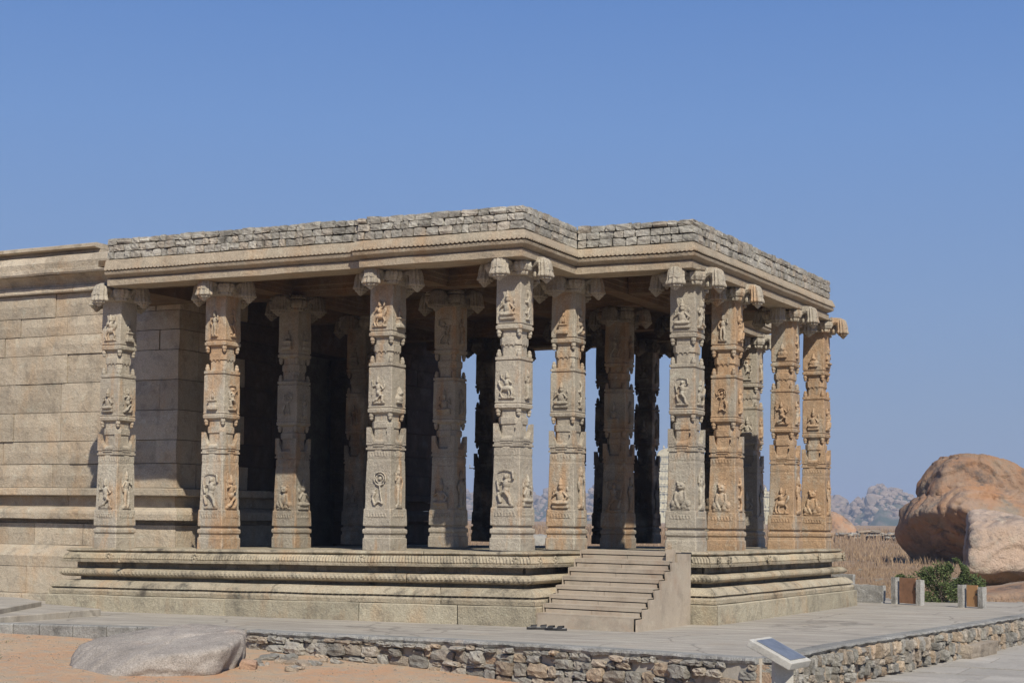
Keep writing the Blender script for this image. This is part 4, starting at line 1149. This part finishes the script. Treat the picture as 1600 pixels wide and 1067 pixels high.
# foreground slab rock
me = boulder_mesh(23, [((-1, -.1, .05), .78), ((-.75, -.65, -.05), .84), ((-.1, -1, -.10), .72), ((.30, -1, -.12), .78), ((.8, -.3, -.5), .66), ((1, -.15, .05), .80), ((.75, .6, .2), .85), ((0, 1, .35), .75), ((-.6, .7, .4), .66), ((0.02, -.07, 1), .19), ((-.35, -.3, .85), .37), ((0, 0, -1), .2)], 15, 6, .035, M_SLABROCK)
o = place_boulder(me, (-1.49, -4.36, -.955), 'big flat grey-pink slab boulder lying on red soil before the terrace', ang - .0)
o.rotation_euler = (.03, -.10, ang + .22)

# loose rubble beside it
lr = random.Random(31)
for i in range(22):
    px, py = -0.75 + lr.uniform(-.28, .42), -3.45 + lr.uniform(-.42, .38)
    s = lr.uniform(.05, .13) if i > 5 else lr.uniform(.12, .20)
    o = bpy.data.objects.new('rubble_stone', lr.choice(P_RUBBLE)); COL.objects.link(o)
    o.scale = (s, s * lr.uniform(.6, 1), s * lr.uniform(.25, .45)); o.location = (px, py, ground_z(px, py) + s * .10)
    o.rotation_euler = (lr.uniform(-.3, .3), lr.uniform(-.3, .3), lr.uniform(0, 6))
    tag(o, 'small broken grey stone in the loose heap between flat boulder and rubble wall', 'stone', 'loose broken stones beside the flat boulder')
M_REDROCK = stone_mat('red_stone', (0.36, 0.23, 0.16), (0.46, 0.31, 0.22), ORG, 0.3, dark=.2, rnd=0)
me = make_stone_mesh(300, 4, .25, .22); me.materials.append(M_REDROCK)
o = link_obj('red_rock', me, None, None, (-.72, -4.0, ground_z(-.72, -4.0) + .03)); o.scale = (.15, .12, .10); o.rotation_euler = (.1, .1, .5)
tag(o, 'single reddish brown rock on the soil at the right tip of the flat boulder', 'stone')
# gravel
gv = MB()
for i in range(5200):
    px, py = lr.uniform(-4.9, 3.8), 0
    py = lr.uniform(-7.2, -2.95 - .05 * max(0, px))
    s = min(.03, abs(lr.gauss(0, .007)) + .003)
    if nz((px * 1.4, py * 1.4, 2)) < -.05 and lr.random() < .8: continue
    z = ground_z(px, py)
    a = lr.uniform(0, 6)
    b = [(s * math.cos(a + k * 1.57) * lr.uniform(.7, 1.2) + px, s * math.sin(a + k * 1.57) * lr.uniform(.7, 1.2) + py, z - .002) for k in range(4)]
    gv.add(b + [(px, py, z + s * .7)], [[0, 1, 4], [1, 2, 4], [2, 3, 4], [3, 0, 4]])
o = gv.build('gravel', M_RUBBLE); tag(o, 'scattered gravel chips on the red soil', kind='stuff')

# a few low weeds on the soil
wd = MB()
for (cx, cy, n) in ((-3.1, -4.9, 30), (-2.6, -5.9, 26), (-3.9, -3.9, 16), (1.2, -3.9, 20)):
    for i in range(n):
        a = lr.uniform(0, 6.28); r = lr.uniform(0, .09); px, py = cx + r * math.cos(a) * 1.6, cy + r * math.sin(a); z = ground_z(px, py)
        l = lr.uniform(.015, .04); b_ = lr.uniform(0, 6.28)
        wd.add([(px, py, z), (px + .006 * math.cos(b_), py + .006 * math.sin(b_), z), (px + l * math.cos(a), py + l * math.sin(a), z + l * .8)], [[0, 1, 2]])
o = wd.build('weeds', M_LEAF); tag(o, 'tiny green weeds on the red soil', kind='stuff')

# ================================================================== INFORMATION STAND
info = empty('information_stand', (4.62, -4.85, ground_z(4.6, -4.85)))
tag(info, 'pale concrete lectern with tilted blue-grey metal plaque at the terrace corner', 'information stand')
gz_ = ground_z(4.6, -4.85)
def I(p): return (p[0] - 4.62, p[1] + 4.85, p[2] - gz_)
A_ = Vector((4.55, -5.18, -.42)); B_ = Vector((4.86, -5.22, -.565)); 
u = (B_ - A_).normalized(); v0 = Vector((.0457, .344, .001)); v_ = (v0 - u * v0.dot(u)); Wd = v_.length; v_.normalize(); w_ = u.cross(v_)
if w_.z < 0: w_ = -w_
Ld = (B_ - A_).length + .02
Cc = A_ + u * Ld / 2 + v_ * Wd / 2 - w_ * .03
Rm = Matrix((u, v_, w_)).transposed()
mb = MB(); mb.box(I(Cc), (Ld, Wd, .055), Rm); sl = mb.build('slab', M_CONCRETE, info)
bv = sl.modifiers.new('b', 'BEVEL'); bv.width = .006; bv.segments = 2
mb = MB(); mb.box(I(Cc + w_ * .0305 + u * .0 + v_ * .01), (Ld * .80, Wd * .76, .006), Rm); mb.build('plaque', M_PLAQUE, info)
# post under it
pc = Cc + u * .03
mb = MB(); rt = Matrix.Rotation(ang, 3, 'Z')
zt = pc.z - .035; mb.box(I((pc.x, pc.y, (zt + gz_) / 2 - .05)), (.135, .12, zt - gz_ + .08), rt)
po = mb.build('post', M_CONCRETE, info)

# ================================================================== SANDALS
def sandal(loc, rz, label):
    t = empty('sandal', loc, rz); tag(t, label, 'sandal', 'pair of black sandals at the foot of the stair')
    out = []
    n = 20; sole = []
    for k in range(n):
        a = 2 * math.pi * k / n
        x = .125 * math.cos(a); w = .045 + .008 * math.cos(a) - (.010 if -.06 < x < .02 else 0)
        sole.append((x, w * math.sin(a)))
    mb = MB(); mb.rings([[(x, y, 0) for x, y in sole], [(x * 1.02, y * 1.02, .012) for x, y in sole], [(x, y, .024) for x, y in sole]]); mb.build('sole', M_LEATHER, t)
    mb = MB(); mb.rings([[(x * .9, y * .88, .0245) for x, y in sole], [(x * .88, y * .86, .0275) for x, y in sole]]); mb.build('insole', M_LINER, t)
    for x0 in (.05, -.055):
        pts = [(x0 + .01 * math.sin(a), .042 * math.cos(a), .024 + .030 * math.sin(a)) for a in [math.pi * k / 8 for k in range(9)]]
        mb = MB(); rings = []
        for p in pts:
            rings.append([(p[0] - .030, p[1], p[2] * .9), (p[0] + .030, p[1], p[2]), (p[0] + .030, p[1] * .93, p[2] - .005), (p[0] - .030, p[1] * .93, p[2] * .9 - .005)])
        mb.rings(rings); mb.build('strap', M_LEATHER, t)
    return t
sandal((.80, -.93, ter_z(.8, -.93) + .002), ang + .1, 'black strapped sandal with grey insole, left one of the pair by the stair')
sandal((1.03, -.98, ter_z(1.03, -.98) + .002), ang - .35, 'black strapped sandal, right one of the pair by the stair')

# ================================================================== STONE FENCE behind the hall
fence = empty('stone_fence', (2.4, 7.75, -.87)); tag(fence, 'low fence of rough grey granite slabs standing on a rail behind the hall', 'stone fence')
fa = math.atan2(7.5 - 7.94, 2.63 - 1.57)
def fbox(name, x, y, z, d, mat, parent, off, rz, tilt=0, rough=.01):
    bm = bmesh.new(); bmesh.ops.create_cube(bm, size=1.0); bmesh.ops.subdivide_edges(bm, edges=bm.edges[:], cuts=4, use_grid_fill=True)
    for v in bm.verts:
        v.co = Vector((v.co.x * d[0], v.co.y * d[1], v.co.z * d[2])); v.co += noise.noise_vector(v.co * 9 + Vector((x * 3, y, z))) * rough
    me = bpy.data.meshes.new(name); bm.to_mesh(me); bm.free()
    o = link_obj(name, me, mat, parent, (x - off[0], y - off[1], z - off[2])); o.rotation_euler = (0, tilt, rz); return o
FO = (2.4, 7.75, -.87)
fbox('fence_slab', 1.74, 8.00, -.61, (.40, .07, .40), M_FENCE, fence, FO, fa)
fbox('fence_slab', 2.18, 7.80, -.68, (.58, .07, .24), M_FENCE, fence, FO, fa)
fbox('rail', 2.13, 7.80, -.825, (.66, .09, .045), M_FENCE, fence, FO, fa)
fbox('foot_block', 1.98, 7.87, -.872, (.09, .10, .05), M_FENCE, fence, FO, fa)
fbox('foot_block', 2.42, 7.70, -.872, (.09, .10, .05), M_FENCE, fence, FO, fa)
def post_frame(x0, y0, x1, y1, z, h, mat, label, off):
    e = empty('panel_frame', (x0, y0, z)); tag(e, label, 'panel and posts')
    a = math.atan2(y1 - y0, x1 - x0); O = (x0, y0, z)
    L = math.hypot(x1 - x0, y1 - y0); dx, dy = math.cos(a), math.sin(a)
    fbox('post', x0, y0, z + h / 2, (.085, .09, h), M_FENCE, e, O, a, 0, .006)
    fbox('post', x1, y1, z + h / 2 - .01, (.085, .09, h - .02), M_FENCE, e, O, a, 0, .006)
    cx, cy = x0 + dx * L * .52, y0 + dy * L * .52
    fbox('panel', cx, cy, z + h / 2 + .015, (L - .17, .03, h - .03), mat, e, O, a, 0, .001)
    fbox('latch', x1 - dx * .075, y1 - dy * .075 - .03, z + h * .62, (.05, .02, .03), M_DARKGAP, e, O, a, 0, .001)
post_frame(2.655, 7.52, 3.075, 7.30, ter_z(2.8, 7.4) - .01, .41, M_RUST, 'rusty brown metal panel held between two granite posts, left of the green bush', 0)
post_frame(3.74, 6.98, 4.05, 6.82, ter_z(3.9, 6.9) - .01, .335, M_OCHREBOARD, 'smaller ochre board between two posts, right of the green bush', 0)

# ================================================================== BUSH
def bush(loc, rx, ry, rz_, n, seed, label):
    t = empty('bush', loc); tag(t, label, 'bush')
    rg = random.Random(seed); lf = MB(); tw = MB()
    lobes = [((.1, 0, .42), 1.0), ((-.50, 0, .42), .55), ((.50, .1, .40), .7), ((.15, 0, .74), .45), ((-.88, 0, .48), .30), ((.30, -.2, .25), .8), ((-.2, -.2, .2), .7), ((.88, 0, .48), .40), ((.50, 0, .66), .42), ((-.25, 0, .60), .4), ((.38, .1, .82), .28)]
    for i in range(26):
        c, r = rg.choice(lobes)
        e = Vector((c[0] * rx + rg.gauss(0, .25) * r * rx, c[1] * ry + rg.gauss(0, .3) * r * ry, c[2] * rz_ + rg.uniform(0, .5) * r * rz_))
        b = Vector((rg.uniform(-.25, .25) * rx, rg.uniform(-.2, .2) * ry, 0)); mid_ = b.lerp(e, .5) + Vector((rg.uniform(-.05, .05), 0, .05))
        tw.tube([tuple(b), tuple(mid_), tuple(e)], [.012, .008, .003], 5)
    for i in range(n):
        c, r = rg.choice(lobes)
        d = Vector((rg.gauss(0, 1), rg.gauss(0, 1), rg.gauss(0, 1))).normalized() * (rg.random() ** .45)
        p = Vector(((c[0] + d.x * r * .55) * rx, (c[1] + d.y * r * .6) * ry, (c[2] + d.z * r * .48) * rz_))
        if nz((p.x * 5, p.y * 5, p.z * 5 + seed)) < -.18: continue
        if p.z < .01: continue
        s = rg.uniform(.012, .026)
        a = Vector((rg.gauss(0, 1), rg.gauss(0, 1), rg.gauss(0, .6))).normalized(); b = a.orthogonal().normalized(); b = Matrix.Rotation(rg.uniform(0, 6), 3, a) @ b
        lf.add([p - a * s, p - b * s * .5, p + a * s, p + b * s * .5], [[0, 1, 2, 3]])
    lf_o = link_obj('foliage', mesh_py('foliage', lf.v, lf.f, False, False), M_LEAF, t); lf_o['kind'] = 'stuff'
    tw.build('stems', M_TWIG, t)
    return t
bush((3.05, 8.72, -.92), .66, .5, .82, 15000, 3, 'dense low green bush between the two post-and-board frames, below the boulders')

# ================================================================== DRY GRASS
def dry_grass():
    rg = np.random.default_rng(4); V = []; Fc = []
    def blades(n, r0, r1, a0, a1, hgt, wid, cond=None):
        cnt = 0; guard = 0
        while cnt < n and guard < n * 6:
            guard += 1
            D = math.sqrt(rg.uniform(r0 * r0, r1 * r1)); a = rg.uniform(a0, a1)
            x = CAMXY[0] + D * math.sin(a); y = CAMXY[1] + D * math.cos(a)
            if cond and not cond(x, y): continue
            if nz((x, y, 0), .35) < -.25 and rg.random() < .7: continue
            z = ground_z(x, y) - .02; h = hgt * rg.uniform(.5, 1.3) * (1 + .5 * nz((x, y, 5), .5)); t = rg.uniform(0, 3.14)
            cx, sx_ = math.cos(t) * wid * rg.uniform(.6, 1.4), math.sin(t) * wid; lx, ly = rg.normal(0, .22) * h, rg.normal(0, .22) * h
            k = len(V); V.extend([(x - cx, y - sx_, z), (x + cx, y + sx_, z), (x + lx * .4 + cx * .5, y + ly * .4 + sx_ * .5, z + h * .6), (x + lx, y + ly, z + h)])
            Fc.append([k, k + 1, k + 2, k + 3]); cnt += 1
    behind = lambda x, y: y > 8.35 + max(0, (1.5 - x)) * .1 and not (2.1 < x < 4.4 and y < 9.4)
    blades(42000, 24, 42, -.50, -.12, .105, .005, behind)
    blades(26000, 42, 80, -.55, -.12, .20, .013)
    blades(12000, 80, 160, -.60, -.12, .45, .05)
    o = link_obj('dry_grass', mesh_py('dry_grass', V, Fc, False, False), M_GRASS); tag(o, 'dry brown knee-high grass covering the field behind the hall', kind='stuff')
dry_grass()

fs = MB(); frg = random.Random(55)
for i in range(170):
    D = frg.uniform(23.5, 60); a = frg.uniform(-.47, -.13) if i > 70 else frg.uniform(-.19, -.13)
    x = CAMXY[0] + D * math.sin(a); y = CAMXY[1] + D * math.cos(a)
    if y < 8.5: continue
    s_ = frg.uniform(.04, .11) * (1 + D / 60); me_ = frg.choice(P_RUBBLE); Rz = Matrix.Rotation(frg.uniform(0, 6), 3, 'Z'); z = ground_z(x, y)
    fs.add([Rz @ Vector((v.co.x * s_, v.co.y * s_ * .8, v.co.z * s_ * .5)) + Vector((x, y, z + s_ * .15)) for v in me_.vertices], [list(p_.vertices) for p_ in me_.polygons])
o = fs.build('field_stones', M_RUBBLE); tag(o, 'small stones strewn through the dry grass', kind='stuff')

# ================================================================== RUINS, TOWERS
ruin = empty('ruined_platform', (-15.2, 79, -.85)); tag(ruin, 'long collapsed stack of grey stone slabs in the grass left of the huge boulder', 'ruin')
rg = random.Random(8)
for i in range(46):
    u_ = rg.uniform(-1.9, 2.0); lev = rg.choice([0, 0, 1, 1, 2])
    if lev == 2 and not (-1.0 < u_ < .5): lev = 1
    o = bpy.data.objects.new('slab', rg.choice(P_RUBBLE)); COL.objects.link(o); o.parent = ruin
    o.location = (u_ * R1.x, u_ * R1.y + rg.uniform(-.4, .4), .18 + lev * .17 + rg.uniform(-.04, .04)); o.scale = (rg.uniform(.4, 1.0), .7, rg.uniform(.10, .2)); o.rotation_euler = (rg.uniform(-.1, .1), rg.uniform(-.12, .12), ang + rg.uniform(-.3, .3))
pv = empty('ruined_pavilion', (-98, 222, -.9)); tag(pv, 'small distant stone pavilion with flat roof seen beside the dark pier behind the stair', 'ruin')
mb = MB()
mb.box((0, 0, .35), (8, 4, .5)); mb.build('base', M_RUBBLE, pv)
for k in range(5):
    mb = MB(); mb.box((-3.2 + k * 1.6, -1.6, 1.1), (.35, .35, 1.0)); mb.build('pillar', M_RUBBLE, pv)
mb = MB(); mb.box((0, 0, 1.75), (8.4, 4.4, .3)); mb.build('roof', M_RUBBLE, pv)
pv.rotation_euler = (0, 0, ang)

def gopuram(loc, w, tiers, h, label, nm='temple_tower'):
    t = empty(nm, loc, ang); tag(t, label, 'temple tower')
    mb = MB(); mb.box((0, 0, h * .09), (w, w * .7, h * .18)); mb.build('base', M_TOWER, t)
    z = h * .18; ww = w
    for k in range(tiers):
        hh = h * .70 / tiers * (1.15 - .3 * k / tiers); ww2 = w * (.90 - .50 * k / tiers)
        mb = MB(); mb.box((0, 0, z + hh * .40), (ww2, ww2 * .7, hh * .8)); mb.box((0, 0, z + hh * .88), (ww2 * 1.12, ww2 * .8, hh * .14)); mb.box((0, 0, z + hh * .05), (ww2 * 1.06, ww2 * .76, hh * .1))
        nn = 7
        for j in range(nn):
            x = (-.5 + (j + .5) / nn) * ww2
            mb.box((x, -ww2 * .36, z + hh * .45), (ww2 * .06, ww2 * .06, hh * .6))
            mb.lathe((x, -ww2 * .36, z + hh * .95), [(ww2 * .05, 0), (ww2 * .06, hh * .12), (ww2 * .03, hh * .22), (0.001, hh * .3)], 6)
        mb.build('tier', M_TOWER, t)
        mb = MB(); mb.box((0, -ww2 * .352, z + hh * .40), (ww2 * .12, .1, hh * .5)); mb.build('opening', M_DARKGAP, t)
        z += hh
    mb = MB(); mb.rings([[(x * ww * .34, y, zz) for x, y, zz in [(math.cos(a), -ww * .14, z + math.sin(a) * h * .09) for a in [math.pi * q / 10 for q in range(11)]]],
                         [(x * ww * .34, y, zz) for x, y, zz in [(math.cos(a), ww * .14, z + math.sin(a) * h * .09) for a in [math.pi * q / 10 for q in range(11)]]]]); mb.build('barrel_roof', M_TOWER, t)
    for j in range(3):
        mb = MB(); mb.lathe(((j - 1) * ww * .14, 0, z + h * .085), [(.3, 0), (.5, .4), (.2, .9), (0.01, 1.6)], 8); mb.build('finial', M_TOWER, t)
gopuram((-211, 549, -6), 14, 8, 34, 'tall cream temple tower with stacked tiers, seen between a dark pier and the stair-side column')
gopuram((-146.9, 467.2, -3), 9, 2, 12, 'short cream tower top seen between two columns right of the stair', 'temple_tower')
bs = random.Random(12)
# utility pole
pole = empty('utility_pole', (-87.2, 160.4, -.9)); tag(pole, 'thin distant utility pole with crossarm and insulators, behind the dark interior columns', 'utility pole')
mb = MB(); mb.tube([(0, 0, 0), (0, 0, 7.9)], [.12, .08], 8); mb.build('shaft', M_DARKGAP, pole)
mb = MB(); mb.box((0, 0, 7.4), (1.6, .12, .12), Matrix.Rotation(ang, 3, 'Z')); mb.build('crossarm', M_DARKGAP, pole)
for k in (-1, 0, 1):
    mb = MB(); mb.lathe((k * .7 * math.cos(ang), k * .7 * math.sin(ang), 7.46), [(.04, 0), (.1, .1), (.05, .2), (.1, .3), (0.01, .42)], 8); mb.build('insulator', M_FENCE, pole)

# ================================================================== HILLS
def hill_h(a, D):
    """height above the plain for azimuth a (rad, from +y) and distance D"""
    c = 1150 + 80 * math.sin(a * 9)
    prof = math.exp(-((D - c) / 190.0) ** 2) + .55 * math.exp(-((D - c + 190) / 130.0) ** 2)
    amp = 41 + 16 * nz((a * 14, 0, 3)) + 12 * nz((a * 45, 1, 3)) + 6 * nz((a * 120, 1, 7))
    amp *= 1 - .35 * smooth01((a + .235) / .08)
    h = prof * max(5, amp) + 4 * nz((a * 60, D / 60, 9)) * prof
    return h
def hills():
    V = []; Fc = []; na, nd = 340, 44
    A0, A1 = -.95, .30
    for i in range(na + 1):
        a = A0 + (A1 - A0) * i / na
        for j in range(nd + 1):
            D = 700 + 900 * j / nd
            x = CAMXY[0] + D * math.sin(a); y = CAMXY[1] + D * math.cos(a)
            V.append((x, y, -30.5 + hill_h(a, D)))
    for i in range(na):
        for j in range(nd):
            k = i * (nd + 1) + j; Fc.append([k, k + nd + 1, k + nd + 2, k + 1])
    m, nt, b = new_mat('hill_scrub'); geo = N(nt, 'ShaderNodeNewGeometry'); pos = geo.outputs['Position']
    col = mix(nt, ramp(nt, noise_node(nt, pos, .035, 8, .75), .46, .64), c4((.065, .085, .04)), c4((.27, .205, .145)))
    nt.links.new(col, b.inputs['Base Color']); b.inputs['Roughness'].default_value = .95
    bp = N(nt, 'ShaderNodeBump'); bp.inputs['Distance'].default_value = 3; nt.links.new(noise_node(nt, pos, .12, 8, .75), bp.inputs['Height']); nt.links.new(bp.outputs[0], b.inputs['Normal'])
    o = link_obj('hills', mesh_py('hills', V, Fc, True, False), m); tag(o, kind='structure')
    # farther, lower ridge
    V = []; Fc = []
    for i in range(201):
        a = -1.1 + 1.7 * i / 200
        for j, (D, s) in enumerate(((3000, 0), (3400, .8), (3700, 1), (4300, 0))):
            hh = (52 + 18 * nz((a * 9, 0, 11)) + 6 * nz((a * 50, 0, 12))) * s
            V.append((CAMXY[0] + D * math.sin(a), CAMXY[1] + D * math.cos(a), -30.6 + hh))
    for i in range(200):
        for j in range(3):
            k = i * 4 + j; Fc.append([k, k + 4, k + 5, k + 1])
    o = link_obj('far_hills', mesh_py('far_hills', V, Fc, True, False), m); tag(o, kind='structure')
    # boulders strewn over the hills
    ico = bmesh.new(); bmesh.ops.create_icosphere(ico, subdivisions=2, radius=1.0)
    base = np.array([v.co[:] for v in ico.verts]); bf = [[v.index for v in f.verts] for f in ico.faces]; ico.free()
    rg = np.random.default_rng(2); VV = []; FF = []; k0 = 0
    made = 0
    while made < 11000:
        a = rg.uniform(-.80, .12); D = rg.uniform(860, 1230)
        h = hill_h(a, D)
        if h < 6: continue
        dens = nz((a * 50, D / 50, 4))
        if dens < -.25 and rg.random() < .75: continue
        s = min(4.0, 0.7 + rg.exponential(0.70)) * (1.2 if h > 34 else 1)
        off = rg.uniform(-40, 40, 3)
        pts = base.copy()
        nn = np.array([noise.noise(Vector(p * 1.1 + off)) for p in base])
        pts = pts * (1 + .45 * nn[:, None]) * np.array([s * rg.uniform(.8, 1.3), s, s * rg.uniform(.65, 1.15)])
        t = rg.uniform(0, 6.28); c, s_ = math.cos(t), math.sin(t)
        pts = pts @ np.array([[c, s_, 0], [-s_, c, 0], [0, 0, 1]])
        pts += np.array([CAMXY[0] + D * math.sin(a), CAMXY[1] + D * math.cos(a), -30.5 + h + s * .25])
        VV.append(pts); FF += [[i + k0 for i in f] for f in bf]; k0 += len(base); made += 1
    VV = np.concatenate(VV)
    o = link_obj('hill_boulders', mesh_py('hill_boulders', VV.tolist(), FF, False, False), M_HILL_ROCK); tag(o, 'countless granite boulders piled over the distant hills', kind='stuff')
hills()

# ================================================================== HAZE
mb = MB(); mb.box((0, 1500, 9), (12000, 12000, 86))
m = bpy.data.materials.new('haze_air'); m.use_nodes = True; nt = m.node_tree; nt.nodes.clear()
out = nt.nodes.new('ShaderNodeOutputMaterial'); pvn = nt.nodes.new('ShaderNodeVolumePrincipled')
pvn.inputs['Color'].default_value = (0.62, 0.72, 0.92, 1); pvn.inputs['Density'].default_value = 0.00060; pvn.inputs['Anisotropy'].default_value = 0.0
nt.links.new(pvn.outputs[0], out.inputs['Volume'])
o = mb.build('haze', m); tag(o, 'thin pale blue haze over the plain', kind='stuff')
